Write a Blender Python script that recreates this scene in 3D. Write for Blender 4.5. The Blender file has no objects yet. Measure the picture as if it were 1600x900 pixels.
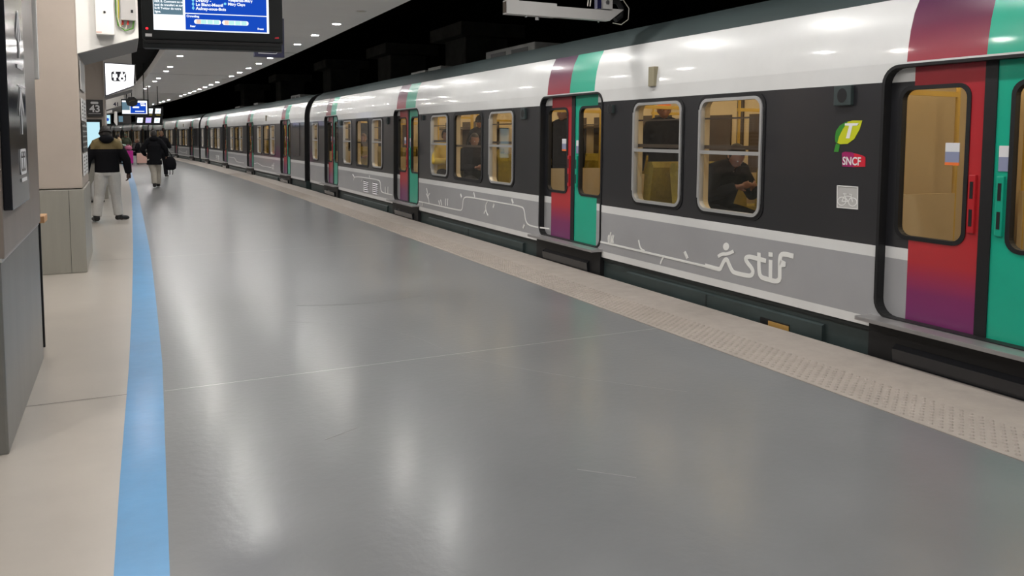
import bpy, bmesh, math, random
from math import sin, cos, tan, atan, atan2, radians as R, pi, sqrt
from mathutils import Vector as V, Matrix, geometry

random.seed(4)
C = bpy.context.scene.collection

# ------------------------------------------------------------------ camera, world, exposure
FPX = 1244.0
PITCH = R(4.0)
CVY = 210 + FPX * tan(PITCH)
TH = atan(605 * cos(PITCH) / FPX)
EYE = 1.6
cam_d = bpy.data.cameras.new('camera')
cam = bpy.data.objects.new('camera', cam_d)
C.objects.link(cam)
cam_d.sensor_width = 36
cam_d.lens = FPX / 1600 * 36
cam_d.shift_y = -(450 - CVY) / 1600
cam_d.clip_start = .05
cam_d.clip_end = 400
cam.location = (0, 0, EYE)
cam.rotation_euler = (pi / 2 - PITCH, 0, -TH)
bpy.context.scene.camera = cam

w = bpy.data.worlds.new('world')
bpy.context.scene.world = w
w.use_nodes = True
w.node_tree.nodes['Background'].inputs[0].default_value = (.5, .5, .55, 1)
w.node_tree.nodes['Background'].inputs[1].default_value = 0.004
vs = bpy.context.scene.view_settings
vs.view_transform = 'Standard'
vs.look = 'None'
vs.gamma = 1
vs.use_curve_mapping = False
vs.exposure = 0.0

LAMP = 460.0      # emission of a ceiling downlight
LAMP_HALL = 600.0  # hall downlights left of the platform, also the lamps added by the beams
CARL = 10.0       # emission of the light strips inside the cars


def ray(u, v):
    xc = (u - 800) / FPX
    yc = (CVY - v) / FPX
    fw = cos(PITCH) + yc * sin(PITCH)
    up = yc * cos(PITCH) - sin(PITCH)
    return V((fw * sin(TH) + xc * cos(TH), fw * cos(TH) - xc * sin(TH), up))


def at_x(u, v, x):          # point of a plane X = x (train side) as measured on the photograph
    d = ray(u, v)
    return d * (x / d.x) + V((0, 0, EYE))


def off(y):                 # how far the track and the platform swing to the left with distance
    return -(max(0, y - 18)) ** 2 / 1100


# ------------------------------------------------------------------ materials
MATS = {}


def principled(name, col, rough=.5, metal=0, spec=.5, coat=0, emit=None, es=0, noise=0, nscale=8, rnoise=0, bump=0, bscale=60, stretch=None):
    m = bpy.data.materials.new(name)
    m.use_nodes = True
    nt = m.node_tree
    b = nt.nodes['Principled BSDF']
    b.inputs['Base Color'].default_value = (*col, 1)
    b.inputs['Roughness'].default_value = rough
    b.inputs['Metallic'].default_value = metal
    b.inputs['Specular IOR Level'].default_value = spec
    b.inputs['Coat Weight'].default_value = coat
    b.inputs['Coat Roughness'].default_value = .08
    if emit:
        b.inputs['Emission Color'].default_value = (*emit, 1)
        b.inputs['Emission Strength'].default_value = es
    if noise or rnoise or bump:
        tc = nt.nodes.new('ShaderNodeTexCoord')
        mp = nt.nodes.new('ShaderNodeMapping')
        if stretch:
            mp.inputs['Scale'].default_value = stretch
        nt.links.new(tc.outputs['Object'], mp.inputs[0])
    if noise or rnoise:
        n = nt.nodes.new('ShaderNodeTexNoise')
        n.inputs['Scale'].default_value = nscale
        n.inputs['Detail'].default_value = 6
        n.inputs['Roughness'].default_value = .65
        nt.links.new(mp.outputs[0], n.inputs['Vector'])
    if noise:
        mr = nt.nodes.new('ShaderNodeMapRange')
        mr.inputs[1].default_value = .2
        mr.inputs[2].default_value = .8
        mr.inputs[3].default_value = 1 - noise
        mr.inputs[4].default_value = 1 + noise
        nt.links.new(n.outputs['Fac'], mr.inputs[0])
        mul = nt.nodes.new('ShaderNodeVectorMath')
        mul.operation = 'SCALE'
        mul.inputs[0].default_value = col
        nt.links.new(mr.outputs[0], mul.inputs['Scale'])
        nt.links.new(mul.outputs[0], b.inputs['Base Color'])
    if rnoise:
        mr = nt.nodes.new('ShaderNodeMapRange')
        mr.inputs[1].default_value = .3
        mr.inputs[2].default_value = .7
        mr.inputs[3].default_value = rough - rnoise
        mr.inputs[4].default_value = rough + rnoise
        nt.links.new(n.outputs['Fac'], mr.inputs[0])
        nt.links.new(mr.outputs[0], b.inputs['Roughness'])
    if bump:
        n2 = nt.nodes.new('ShaderNodeTexNoise')
        n2.inputs['Scale'].default_value = bscale
        n2.inputs['Detail'].default_value = 3
        nt.links.new(mp.outputs[0], n2.inputs['Vector'])
        bp = nt.nodes.new('ShaderNodeBump')
        bp.inputs['Strength'].default_value = bump
        bp.inputs['Distance'].default_value = .01
        nt.links.new(n2.outputs['Fac'], bp.inputs['Height'])
        nt.links.new(bp.outputs[0], b.inputs['Normal'])
    MATS[name] = m
    return m


def emission(name, col, s):
    m = bpy.data.materials.new(name)
    m.use_nodes = True
    nt = m.node_tree
    nt.nodes.clear()
    e = nt.nodes.new('ShaderNodeEmission')
    e.inputs[0].default_value = (*col, 1)
    e.inputs[1].default_value = s
    o = nt.nodes.new('ShaderNodeOutputMaterial')
    nt.links.new(e.outputs[0], o.inputs[0])
    return m


def thin_glass(name, tint, refl=1.0):
    m = bpy.data.materials.new(name)
    m.use_nodes = True
    nt = m.node_tree
    nt.nodes.clear()
    t = nt.nodes.new('ShaderNodeBsdfTransparent')
    t.inputs[0].default_value = (*tint, 1)
    g = nt.nodes.new('ShaderNodeBsdfGlossy')
    g.inputs['Roughness'].default_value = .03
    g.inputs[0].default_value = (refl, refl, refl, 1)
    lw = nt.nodes.new('ShaderNodeLayerWeight')
    lw.inputs[0].default_value = .5
    pw_ = nt.nodes.new('ShaderNodeMath')
    pw_.operation = 'POWER'
    pw_.inputs[1].default_value = 5
    nt.links.new(lw.outputs['Facing'], pw_.inputs[0])
    f = nt.nodes.new('ShaderNodeMapRange')
    f.inputs[3].default_value = .07
    f.inputs[4].default_value = 1.0
    nt.links.new(pw_.outputs[0], f.inputs[0])
    mx = nt.nodes.new('ShaderNodeMixShader')
    o = nt.nodes.new('ShaderNodeOutputMaterial')
    nt.links.new(f.outputs[0], mx.inputs[0])
    nt.links.new(t.outputs[0], mx.inputs[1])
    nt.links.new(g.outputs[0], mx.inputs[2])
    nt.links.new(mx.outputs[0], o.inputs[0])
    return m


GREY = (.32, .32, .33)
DARK = (.018, .018, .021)
WHITE = (.65, .65, .645)
RED_RAMP = [(.30, (.16, .018, .115)), (.50, (.19, .018, .10)), (.72, (.40, .022, .028)), (1.2, (.43, .018, .022)),
            (2.0, (.36, .018, .028)), (2.12, (.30, .018, .04)), (2.36, (.13, .015, .055)), (2.6, (.055, .010, .055))]


def ramp(nt, src, stops, lo=0., hi=3., const=False):
    mr = nt.nodes.new('ShaderNodeMapRange')
    mr.inputs[1].default_value = lo
    mr.inputs[2].default_value = hi
    nt.links.new(src, mr.inputs[0])
    cr = nt.nodes.new('ShaderNodeValToRGB')
    cr.color_ramp.interpolation = 'CONSTANT' if const else 'LINEAR'
    el = cr.color_ramp.elements
    while len(el) < len(stops):
        el.new(.5)
    for e, (p, c) in zip(el, stops):
        e.position = (p - lo) / (hi - lo)
        e.color = (*c, 1)
    nt.links.new(mr.outputs[0], cr.inputs[0])
    return cr.outputs[0]


def livery(name, kind):
    """painted bands by height on the car side; kind: body, red, teal (door leaves: colour inside |y|<.56), redband"""
    m = bpy.data.materials.new(name)
    m.use_nodes = True
    nt = m.node_tree
    b = nt.nodes['Principled BSDF']
    b.inputs['Roughness'].default_value = .30
    b.inputs['Coat Weight'].default_value = .55
    b.inputs['Coat Roughness'].default_value = .07
    tc = nt.nodes.new('ShaderNodeTexCoord')
    sp = nt.nodes.new('ShaderNodeSeparateXYZ')
    nt.links.new(tc.outputs['Object'], sp.inputs[0])
    z = sp.outputs[2]
    bands = ramp(nt, z, [(0, WHITE), (.265, GREY), (.714, WHITE), (.795, DARK), (1.962, WHITE)], const=True)
    col = bands
    if kind in ('red', 'teal', 'redband'):
        c2 = ramp(nt, z, RED_RAMP)
        if kind == 'teal':
            rgb = nt.nodes.new('ShaderNodeRGB')
            rgb.outputs[0].default_value = (.006, .36, .235, 1)
            c2 = rgb.outputs[0]
        if kind == 'redband':
            col = c2
        else:
            ab = nt.nodes.new('ShaderNodeMath')
            ab.operation = 'ABSOLUTE'
            nt.links.new(sp.outputs[1], ab.inputs[0])
            lt = nt.nodes.new('ShaderNodeMath')
            lt.operation = 'LESS_THAN'
            lt.inputs[1].default_value = .55
            nt.links.new(ab.outputs[0], lt.inputs[0])
            mx = nt.nodes.new('ShaderNodeMix')
            mx.data_type = 'RGBA'
            nt.links.new(lt.outputs[0], mx.inputs[0])
            nt.links.new(bands, mx.inputs[6])
            nt.links.new(c2, mx.inputs[7])
            col = mx.outputs[2]
    # faint dirt
    n = nt.nodes.new('ShaderNodeTexNoise')
    n.inputs['Scale'].default_value = 2.2
    n.inputs['Detail'].default_value = 8
    nt.links.new(tc.outputs['Object'], n.inputs['Vector'])
    mr = nt.nodes.new('ShaderNodeMapRange')
    mr.inputs[3].default_value = .88
    mr.inputs[4].default_value = 1.08
    nt.links.new(n.outputs['Fac'], mr.inputs[0])
    sc = nt.nodes.new('ShaderNodeVectorMath')
    sc.operation = 'SCALE'
    nt.links.new(col, sc.inputs[0])
    nt.links.new(mr.outputs[0], sc.inputs['Scale'])
    nt.links.new(sc.outputs[0], b.inputs['Base Color'])
    return m


M = dict(
    floor=principled('grey_epoxy', (.147, .152, .158), .297, spec=.26, noise=.11, nscale=1.3, rnoise=.016, bump=.10, bscale=22),
    joint=principled('joint', (.45, .45, .44), .6),
    scratch=principled('scratch', (.24, .24, .24), .5),
    joint_dark=principled('joint_dark', (.12, .11, .10), .8),
    edge=principled('edge_paving', (.31, .275, .248), .72, spec=.3, noise=.13, nscale=6, bump=.15, bscale=90),
    beige=principled('beige_floor', (.385, .355, .32), .30, spec=.4, noise=.10, nscale=1.6, rnoise=.018, bump=.04, bscale=8),
    blue=principled('blue_line', (.065, .255, .50), .31, spec=.3, noise=.12, nscale=2.5, bump=.12, bscale=12),
    concrete=principled('concrete', (.10, .10, .10), .9, noise=.3, nscale=3, bump=.2),
    blackish=principled('mottled_black', (.012, .012, .012), .9, spec=.1, noise=.4, nscale=2),  # near-black with random mottling, for hall shell and track bed
    dimcol=principled('mottled_concrete', (.16, .16, .15), .9, spec=.1, noise=.3, nscale=2),  # grey with random mottling, for back wall and pillars across the tracks
    ceil=principled('ceiling_panel', (.90, .89, .88), .55, spec=.3, noise=.03, nscale=1),
    seam=principled('ceiling_seam', (.12, .12, .12), .7),
    taupe=principled('taupe_stone', (.40, .345, .30), .50, spec=.45, noise=.05, nscale=3),
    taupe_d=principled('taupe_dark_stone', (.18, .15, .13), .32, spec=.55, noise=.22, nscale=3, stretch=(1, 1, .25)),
    kick=principled('brushed_steel', (.31, .30, .265), .40, metal=.25, noise=.12, nscale=5, stretch=(1, 1, .15)),
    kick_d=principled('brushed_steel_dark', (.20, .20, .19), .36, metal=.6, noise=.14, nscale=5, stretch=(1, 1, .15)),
    steel=principled('steel', (.42, .42, .43), .3, metal=.9),
    white=principled('white_paint', (.80, .79, .77), .45, noise=.03, nscale=3),
    whitegrey=principled('grey_paint', (.42, .41, .40), .5, noise=.05, nscale=3),
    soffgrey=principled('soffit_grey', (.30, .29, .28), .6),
    casing=principled('black_casing', (.012, .014, .015), .45, spec=.25, noise=.1),
    navy=principled('navy', (.012, .013, .05), .3),
    black=principled('black_rubber', (.009, .009, .010), .5, spec=.35),
    signglass=principled('sign_glass', (.014, .015, .018), .12, spec=.15),
    blackgloss=principled('black_gloss', (.012, .013, .016), .12, coat=.5),
    skirt=principled('skirt_green_grey', (.028, .042, .042), .5, noise=.25, nscale=3),
    skirt2=principled('skirt_shadow_line', (.010, .014, .014), .6),
    roof=principled('roof_grey', (.040, .055, .056), .6, spec=.3, noise=.08, nscale=2),
    roofkit=principled('roof_equipment', (.22, .22, .21), .7, noise=.3, nscale=4),
    alu=principled('window_aluminium', (.50, .50, .50), .35, metal=.6),
    tan=principled('interior_tan', (.56, .45, .28), .55, noise=.05, nscale=4),
    carfloor=principled('car_floor', (.05, .045, .04), .6),
    seat=principled('seat_fabric', (.23, .17, .015), .8, noise=.25, nscale=20),
    seatshell=principled('seat_shell', (.15, .12, .05), .5),
    pole=principled('pole_yellow', (.62, .42, .08), .3),
    brown=principled('dark_brown', (.05, .03, .015), .6),
    step=principled('step_plate', (.40, .39, .39), .33, metal=.7, noise=.2, nscale=12, stretch=(1, .2, 1)),
    ochre=principled('ochre_metal', (.55, .33, .10), .35, metal=.4),
    art=principled('livery_white', (.72, .72, .70), .4),
    redp=principled('red_plastic', (.38, .015, .02), .3),
    tealp=principled('teal_plastic', (.006, .30, .195), .3),
    sticker=principled('sticker', (.62, .62, .64), .5),
    stickerb=principled('sticker_blue', (.22, .24, .36), .5),
    orange=principled('orange', (.75, .16, .03), .5),
    leafg=principled('leaf_green', (.03, .22, .02), .4),
    leafy=principled('leaf_yellow', (.52, .55, .01), .4),
    magenta=principled('logo_magenta', (.30, .005, .10), .4),
    logored=principled('logo_red', (.55, .01, .03), .4),
    board=principled('board_dark', (.03, .028, .028), .4),
    paper=principled('paper', (.62, .62, .62), .6),
    wood=principled('wood', (.55, .30, .14), .5, noise=.2),
    wire_g=principled('wire_green', (.10, .30, .03), .5),
    wire_y=principled('wire_yellow', (.55, .50, .05), .5),
    wire_r=principled('wire_red', (.6, .03, .02), .5),
    wire_w=principled('wire_white', (.6, .58, .5), .5),
    skin=principled('skin', (.30, .15, .10), .5),
    skin_d=principled('skin_dark', (.055, .025, .016), .5),
    hair=principled('dark_hair', (.012, .009, .008), .6, bump=.5, bscale=200),
    hair_b=principled('brown_hair', (.12, .06, .03), .6, bump=.5, bscale=200),
    eye=principled('eye', (.5, .5, .5), .2),
    jblack=principled('jacket_black', (.008, .008, .010), .9, spec=.12, bump=.5, bscale=25),
    khaki=principled('jacket_khaki', (.16, .12, .05), .85, bump=.3, bscale=40),
    greytr=principled('grey_trousers', (.52, .51, .49), .9, noise=.08, nscale=14, bump=.6, bscale=16),
    beigetr=principled('beige_trousers', (.42, .385, .33), .9, noise=.1, nscale=14, bump=.6, bscale=16),
    shoe=principled('shoe_black', (.010, .010, .010), .5),
    shoesole=principled('shoe_sole', (.10, .10, .10), .7),
    pinkp=principled('pink_case', (.78, .50, .43), .4),
    magcase=principled('magenta_case', (.60, .015, .33), .35),
    pinkbag=principled('pink_bag', (.55, .16, .28), .6),
    green_d=principled('green_coat', (.035, .045, .025), .85),
    fur=principled('fur', (.55, .40, .24), .95, noise=.4, nscale=40, bump=1, bscale=80),
    mint=principled('mint_cloth', (.32, .42, .36), .8),
    yellowc=principled('yellow_cloth', (.55, .38, .06), .8),
    whitebag=principled('white_bag', (.60, .60, .60), .6, bump=.5, bscale=12),
)
for k_, w_ in (('floor', .16), ('beige', .14), ('blue', .14)):
    b_ = M[k_].node_tree.nodes['Principled BSDF']
    b_.inputs['Coat Weight'].default_value = w_
    b_.inputs['Coat Roughness'].default_value = .17
    nt_ = M[k_].node_tree
    n_ = [x for x in nt_.nodes if x.type == 'BUMP'][0]
    nt_.links.new(n_.outputs[0], b_.inputs['Coat Normal'])
M['livery'] = livery('livery', 'body')
M['leaf_red'] = livery('livery_red_leaf', 'red')
M['leaf_teal'] = livery('livery_teal_leaf', 'teal')
M['redband'] = livery('livery_red_band', 'redband')
M['tealband'] = principled('livery_teal_band', (.006, .36, .235), .3, coat=.5)
M['glass'] = thin_glass('car_glass', (.86, .86, .84))
M['lamp'] = emission('lamp_glow', (1, .98, .945), LAMP)
M['lamph'] = emission('lamp_glow_hall', (1, .94, .87), LAMP_HALL)
M['lampoff'] = principled('lamp_off', (.55, .50, .42), .3)
M['carlamp'] = emission('car_lamp', (1, .80, .50), CARL)
M['e_white'] = emission('screen_white', (.92, .96, 1), 1.25)
M['e_sign'] = emission('sign_white', (1, 1, 1), 1.6)
M['e_blue'] = emission('screen_blue', (.012, .085, .62), .85)
M['e_slate'] = emission('screen_slate', (.13, .22, .28), 1)
M['e_cyan'] = emission('screen_cyan', (.22, .72, .95), 1)
M['e_peach'] = emission('screen_peach', (.95, .68, .55), 1)
M['e_mint'] = emission('screen_mint', (.55, .93, .88), 1)
M['e_pale'] = emission('screen_pale', (.55, .85, .95), 1)
M['e_lilac'] = emission('screen_lilac', (.60, .50, .95), 1)
M['e_red'] = emission('red_led', (1, .02, .03), 2.5)
M['e_yellow'] = emission('yellow_led', (.9, .7, .1), .6)
M['signtext'] = principled('sign_text', (.72, .72, .74), .5)


# ------------------------------------------------------------------ mesh builder
class MB:
    def __init__(s):
        s.v = []
        s.f = []
        s.mi = []
        s.sm = []

    def add(s, vs, fs, mi=0, smooth=False):
        b = len(s.v)
        s.v += [tuple(v) for v in vs]
        s.f += [tuple(b + i for i in f) for f in fs]
        s.mi += [mi] * len(fs)
        s.sm += [smooth] * len(fs)
        return s

    def box(s, x0, x1, y0, y1, z0, z1, mi=0, bev=0):
        if bev:
            bm = bmesh.new()
            bmesh.ops.create_cube(bm, size=1)
            for v in bm.verts:
                v.co = ((x0 + x1) / 2 + v.co.x * (x1 - x0), (y0 + y1) / 2 + v.co.y * (y1 - y0), (z0 + z1) / 2 + v.co.z * (z1 - z0))
            bmesh.ops.bevel(bm, geom=bm.edges[:], offset=bev, segments=2, affect='EDGES', profile=.7)
            s.bm(bm, mi)
            return s
        vs = [(x, y, z) for x in (x0, x1) for y in (y0, y1) for z in (z0, z1)]
        return s.add(vs, [(0, 1, 3, 2), (4, 6, 7, 5), (0, 4, 5, 1), (2, 3, 7, 6), (0, 2, 6, 4), (1, 5, 7, 3)], mi)

    def bm(s, bm, mi=0, smooth=False, mat=None):
        bm.verts.index_update()
        if mat is not None:
            bm.transform(mat)
        s.add([v.co[:] for v in bm.verts], [[v.index for v in f.verts] for f in bm.faces], mi, smooth)
        bm.free()
        return s

    def cyl(s, a, b, r, r2=None, n=12, mi=0, smooth=True):
        return s.tube([a, b], [r, r if r2 is None else r2], n, mi, smooth)

    def tube(s, pts, rad, n=10, mi=0, smooth=True, flat=1.0):
        pts = [V(p) for p in pts]
        if not isinstance(rad, (list, tuple)):
            rad = [rad] * len(pts)
        rings = []
        up = None
        for i, p in enumerate(pts):
            t = (pts[min(i + 1, len(pts) - 1)] - pts[max(i - 1, 0)]).normalized()
            if up is None:
                up = V((0, 0, 1)) if abs(t.z) < .9 else V((0, 1, 0))
            x = t.cross(up).normalized()
            up = x.cross(t).normalized()
            rings.append([p + (x * cos(2 * pi * k / n) + up * sin(2 * pi * k / n) * flat) * rad[i] for k in range(n)])
        vs = [q for r in rings for q in r]
        fs = []
        for i in range(len(pts) - 1):
            for k in range(n):
                fs.append((i * n + k, i * n + (k + 1) % n, (i + 1) * n + (k + 1) % n, (i + 1) * n + k))
        s.add(vs, fs, mi, smooth)
        s.add(rings[0], [tuple(range(n))[::-1]], mi)
        s.add(rings[-1], [tuple(range(n))], mi)
        return s

    def loft(s, secs, n=20, mi=0, smooth=True, power=2.0):
        """secs: (cx, cy, z, rx, ry)"""
        vs = []
        for (cx, cy, z, rx, ry) in secs:
            for k in range(n):
                a = 2 * pi * k / n
                ca, sa = cos(a), sin(a)
                e = 2 / power
                vs.append((cx + rx * math.copysign(abs(ca) ** e, ca), cy + ry * math.copysign(abs(sa) ** e, sa), z))
        fs = []
        m = len(secs)
        for i in range(m - 1):
            for k in range(n):
                fs.append((i * n + k, i * n + (k + 1) % n, (i + 1) * n + (k + 1) % n, (i + 1) * n + k))
        fs.append(tuple(range(n))[::-1])
        fs.append(tuple((m - 1) * n + k for k in range(n)))
        return s.add(vs, fs, mi, smooth)

    def sphere(s, c, rx, ry=None, rz=None, mi=0, n=16):
        bm = bmesh.new()
        bmesh.ops.create_uvsphere(bm, u_segments=n, v_segments=max(6, n * 2 // 3), radius=1)
        ry = ry or rx
        rz = rz or rx
        for v in bm.verts:
            v.co = (c[0] + v.co.x * rx, c[1] + v.co.y * ry, c[2] + v.co.z * rz)
        return s.bm(bm, mi, True)

    def prism(s, poly, fn, d0, d1, mi=0):
        """poly of 2-D points mapped by fn(a, b, depth); extruded d0 -> d1"""
        n = len(poly)
        vs = [fn(a, b, d0) for a, b in poly] + [fn(a, b, d1) for a, b in poly]
        fs = [tuple(range(n)), tuple(range(2 * n - 1, n - 1, -1))]
        fs += [(i, i + n, (i + 1) % n + n, (i + 1) % n) for i in range(n)]
        return s.add(vs, fs, mi)

    def plate(s, outer, holes, fn, mi=0):
        """flat sheet with holes"""
        loops = [[V((a, b, 0)) for a, b in outer]] + [[V((a, b, 0)) for a, b in h] for h in holes]
        tri = geometry.tessellate_polygon(loops)
        flat = [p for l in loops for p in l]
        return s.add([fn(p.x, p.y) for p in flat], tri, mi)

    def ring(s, o, i, fn, d0, d1, mi=0, back=True):
        """frame between two loops of equal length, from depth d0 to d1"""
        n = len(o)
        vs = [fn(a, b, d0) for a, b in o] + [fn(a, b, d0) for a, b in i] + [fn(a, b, d1) for a, b in i] + [fn(a, b, d1) for a, b in o]
        fs = []
        for k in range(n):
            j = (k + 1) % n
            fs += [(k, j, n + j, n + k), (n + k, n + j, 2 * n + j, 2 * n + k), (3 * n + k, k, j, 3 * n + j)[::-1]]
            if back:
                fs.append((2 * n + k, 2 * n + j, 3 * n + j, 3 * n + k))
        return s.add(vs, fs, mi)

    def ribbon(s, pts, wd, fn, d0=0, d1=.003, mi=0):
        """stroke of width wd along 2-D points"""
        pts = [V(p) for p in pts]
        L, Rr = [], []
        for i, p in enumerate(pts):
            a = pts[max(i - 1, 0)]
            b = pts[min(i + 1, len(pts) - 1)]
            t = (b - a).normalized()
            nrm = V((-t.y, t.x))
            k = 1
            if 0 < i < len(pts) - 1:
                t1 = (p - a).normalized()
                k = 1 / max(.55, abs(V((-t1.y, t1.x)).dot(nrm)))
            L.append(p + nrm * wd / 2 * k)
            Rr.append(p - nrm * wd / 2 * k)
        s.lay = getattr(s, 'lay', 0) + 1
        d1 = d1 + s.lay * .00025
        m = len(pts)
        vs = [fn(q.x, q.y, d1) for q in L] + [fn(q.x, q.y, d1) for q in Rr]
        fs = [(i, i + 1, m + i + 1, m + i) for i in range(m - 1)]
        vs += [fn(q.x, q.y, d0) for q in L] + [fn(q.x, q.y, d0) for q in Rr]
        fs += [(i, 2 * m + i, 2 * m + i + 1, i + 1) for i in range(m - 1)]
        fs += [(m + i, m + i + 1, 3 * m + i + 1, 3 * m + i) for i in range(m - 1)]
        return s.add(vs, fs, mi)

    def text(s, body, size, fn, a0, b0, d=.002, align='LEFT', mi=0, sx=1.0, bold=0.0):
        cu = bpy.data.curves.new('t', 'FONT')
        cu.body = body
        cu.size = size
        cu.align_x = align
        cu.resolution_u = 3
        cu.offset = bold
        ob = bpy.data.objects.new('t', cu)
        C.objects.link(ob)
        dg = bpy.context.evaluated_depsgraph_get()
        me = bpy.data.meshes.new_from_object(ob.evaluated_get(dg))
        vs = [fn(a0 + v.co.x * sx, b0 + v.co.y, d) for v in me.vertices]
        fs = [tuple(p.vertices) for p in me.polygons]
        bpy.data.objects.remove(ob)
        bpy.data.curves.remove(cu)
        bpy.data.meshes.remove(me)
        return s.add(vs, fs, mi)

    def build(s, name, mats, parent=None, loc=None, rotz=0, **kw):
        me = bpy.data.meshes.new(name)
        me.from_pydata(s.v, [], s.f)
        if not isinstance(mats, (list, tuple)):
            mats = [mats]
        for m in mats:
            me.materials.append(M[m] if isinstance(m, str) else m)
        me.polygons.foreach_set('material_index', s.mi)
        me.polygons.foreach_set('use_smooth', s.sm)
        bm = bmesh.new()
        bm.from_mesh(me)
        bmesh.ops.recalc_face_normals(bm, faces=bm.faces[:])
        bm.to_mesh(me)
        bm.free()
        me.validate()
        o = bpy.data.objects.new(name, me)
        C.objects.link(o)
        if parent:
            o.parent = parent
        if loc:
            o.location = loc
        o.rotation_euler.z = rotz
        for k, v in kw.items():
            o[k] = v
        return o


def fused(mb, voxel, name, mats, parent, smooth=2, split=None, **kw):
    """fuse the overlapping volumes of mb into one continuous skin"""
    o = mb.build(name, mats, parent, **kw)
    md = o.modifiers.new('r', 'REMESH')
    md.mode = 'VOXEL'
    md.voxel_size = voxel
    md.use_smooth_shade = True
    sm = o.modifiers.new('s', 'SMOOTH')
    sm.iterations = smooth
    sm.factor = .5
    bpy.context.view_layer.update()
    dg = bpy.context.evaluated_depsgraph_get()
    me = bpy.data.meshes.new_from_object(o.evaluated_get(dg))
    o.modifiers.clear()
    old = o.data
    o.data = me
    bpy.data.meshes.remove(old)
    me.materials.clear()
    for m in (mats if isinstance(mats, (list, tuple)) else [mats]):
        me.materials.append(M[m])
    for p in me.polygons:
        p.material_index = split(p.center) if split else 0
        p.use_smooth = True
    return o


def thing(name, label, cat, loc=(0, 0, 0), rotz=0, group=None):
    o = bpy.data.objects.new(name, None)
    C.objects.link(o)
    o.empty_display_size = .2
    o.location = loc
    o.rotation_euler.z = rotz
    o['label'] = label
    o['category'] = cat
    if group:
        o['group'] = group
    return o


def tag(o, label, cat, group=None, kind=None):
    o['label'] = label
    o['category'] = cat
    if group:
        o['group'] = group
    if kind:
        o['kind'] = kind
    return o


def copy_tree(o, parent=None):
    c = o.copy()
    C.objects.link(c)
    if parent:
        c.parent = parent
    for ch in [x for x in C.objects if x.parent == o]:
        copy_tree(ch, c)
    return c


def rrect(a0, a1, b0, b1, r, n=6):
    pts = []
    for (ca, cb, s0) in ((a1 - r, b1 - r, 0), (a0 + r, b1 - r, pi / 2), (a0 + r, b0 + r, pi), (a1 - r, b0 + r, 3 * pi / 2)):
        for k in range(n + 1):
            a = s0 + k * pi / 2 / n
            pts.append((ca + r * cos(a), cb + r * sin(a)))
    return pts


def interp(tab, y):
    if y <= tab[0][0]:
        (y0, a), (y1, b) = tab[0], tab[1]
        return a + (b - a) * (y - y0) / (y1 - y0)
    for (y0, a), (y1, b) in zip(tab, tab[1:]):
        if y <= y1:
            return a + (b - a) * (y - y0) / (y1 - y0)
    return tab[-1][1]


def struct(o):
    o['kind'] = 'structure'
    return o


# ------------------------------------------------------------------ floors
YS = [-8, -4, 0, 2, 4, 6, 8, 10, 12, 14, 16, 18] + [18 + 2 * k for k in range(1, 56)]
BL = [(3.1, -.086), (4, -.07), (5.6, -.03), (8.1, .01), (11.5, .05), (18, .09), (24.5, .112), (34, .04), (42.6, -.05), (55, -.45), (75, -1.9), (100, -5.3), (130, -11)]
BR = [(3.1, .10), (4, .127), (5.5, .181), (8, .218), (11.5, .263), (18, .276), (27.5, .276), (34, .235), (40.2, .187), (55, -.22), (75, -1.67), (100, -5.1), (130, -10.8)]
blL = lambda y: interp(BL, y)
blR = lambda y: interp(BR, y)
inner = lambda y: 3.91 + off(y)
outer = lambda y: 4.80 + off(y)
leftw = lambda y: -4.0 + min(0, off(y) + 1)


def strip(name, fa, fb, mat, z=0.0, ys=YS, down=.3):
    mb = MB()
    n = len(ys)
    vs = [(fa(y), y, z) for y in ys] + [(fb(y), y, z) for y in ys]
    mb.add(vs, [(i, n + i, n + i + 1, i + 1) for i in range(n - 1)])
    if down:
        vs = [(fb(y), y, z) for y in ys] + [(fb(y), y, z - down) for y in ys]
        mb.add(vs, [(i, n + i, n + i + 1, i + 1) for i in range(n - 1)])
        vs = [(fa(y), y, z) for y in ys] + [(fa(y), y, z - down) for y in ys]
        mb.add(vs, [(i, i + 1, n + i + 1, n + i) for i in range(n - 1)])
    return mb


fl = strip('floor', blR, inner, 'floor')
struct(fl.build('floor', 'floor'))
struct(strip('floor_left', leftw, blL, 'beige').build('floor_left', 'beige'))
struct(strip('trim_1', blL, blR, 'blue', z=.001).build('trim_1', 'blue'))
struct(strip('floor_edge', inner, outer, 'edge', z=.004, down=1.2).build('floor_edge', 'edge'))
# joints across the slabs
mb = MB()
for y in (5.33, 11.3, 17.3, 23.3, 29.3):
    a, b = blR(y), inner(y)
    mb.add([(a, y, .0012), (b, y - .02, .0012), (b, y - .014, .0012), (a, y + .006, .0012)], [(0, 1, 2, 3)])
struct(mb.build('trim_2', 'joint'))
mb = MB()
FLAT = lambda a, b, d=0: (a, b, d)
for pts, wd in (([(1.2, 6.9), (1.75, 6.5), (2.05, 5.9), (2.1, 5.3), (2.5, 4.6), (3.1, 3.9)], .004), ([(1.9, 3.2), (2.1, 3.0)], .006), ([(1.4, 7.5), (1.9, 7.3), (2.6, 7.4)], .003), ([(.9, 4.1), (1.1, 4.2)], .004)):
    for _ in range(3):
        pts = [pts[0]] + [q for a, b in zip(pts, pts[1:]) for q in ((a[0] * .75 + b[0] * .25, a[1] * .75 + b[1] * .25), (a[0] * .25 + b[0] * .75, a[1] * .25 + b[1] * .75))] + [pts[-1]]
    mb.ribbon(pts, wd, FLAT, .0003, .0006)
struct(mb.build('trim_6', 'scratch'))
mb = MB()
for y in (5.36, 11.3, 17.3):
    a, b = -3.9, blL(y)
    mb.add([(a, y + .1, .0012), (b, y, .0012), (b, y + .007, .0012), (a, y + .107, .0012)], [(0, 1, 2, 3)])
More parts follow.
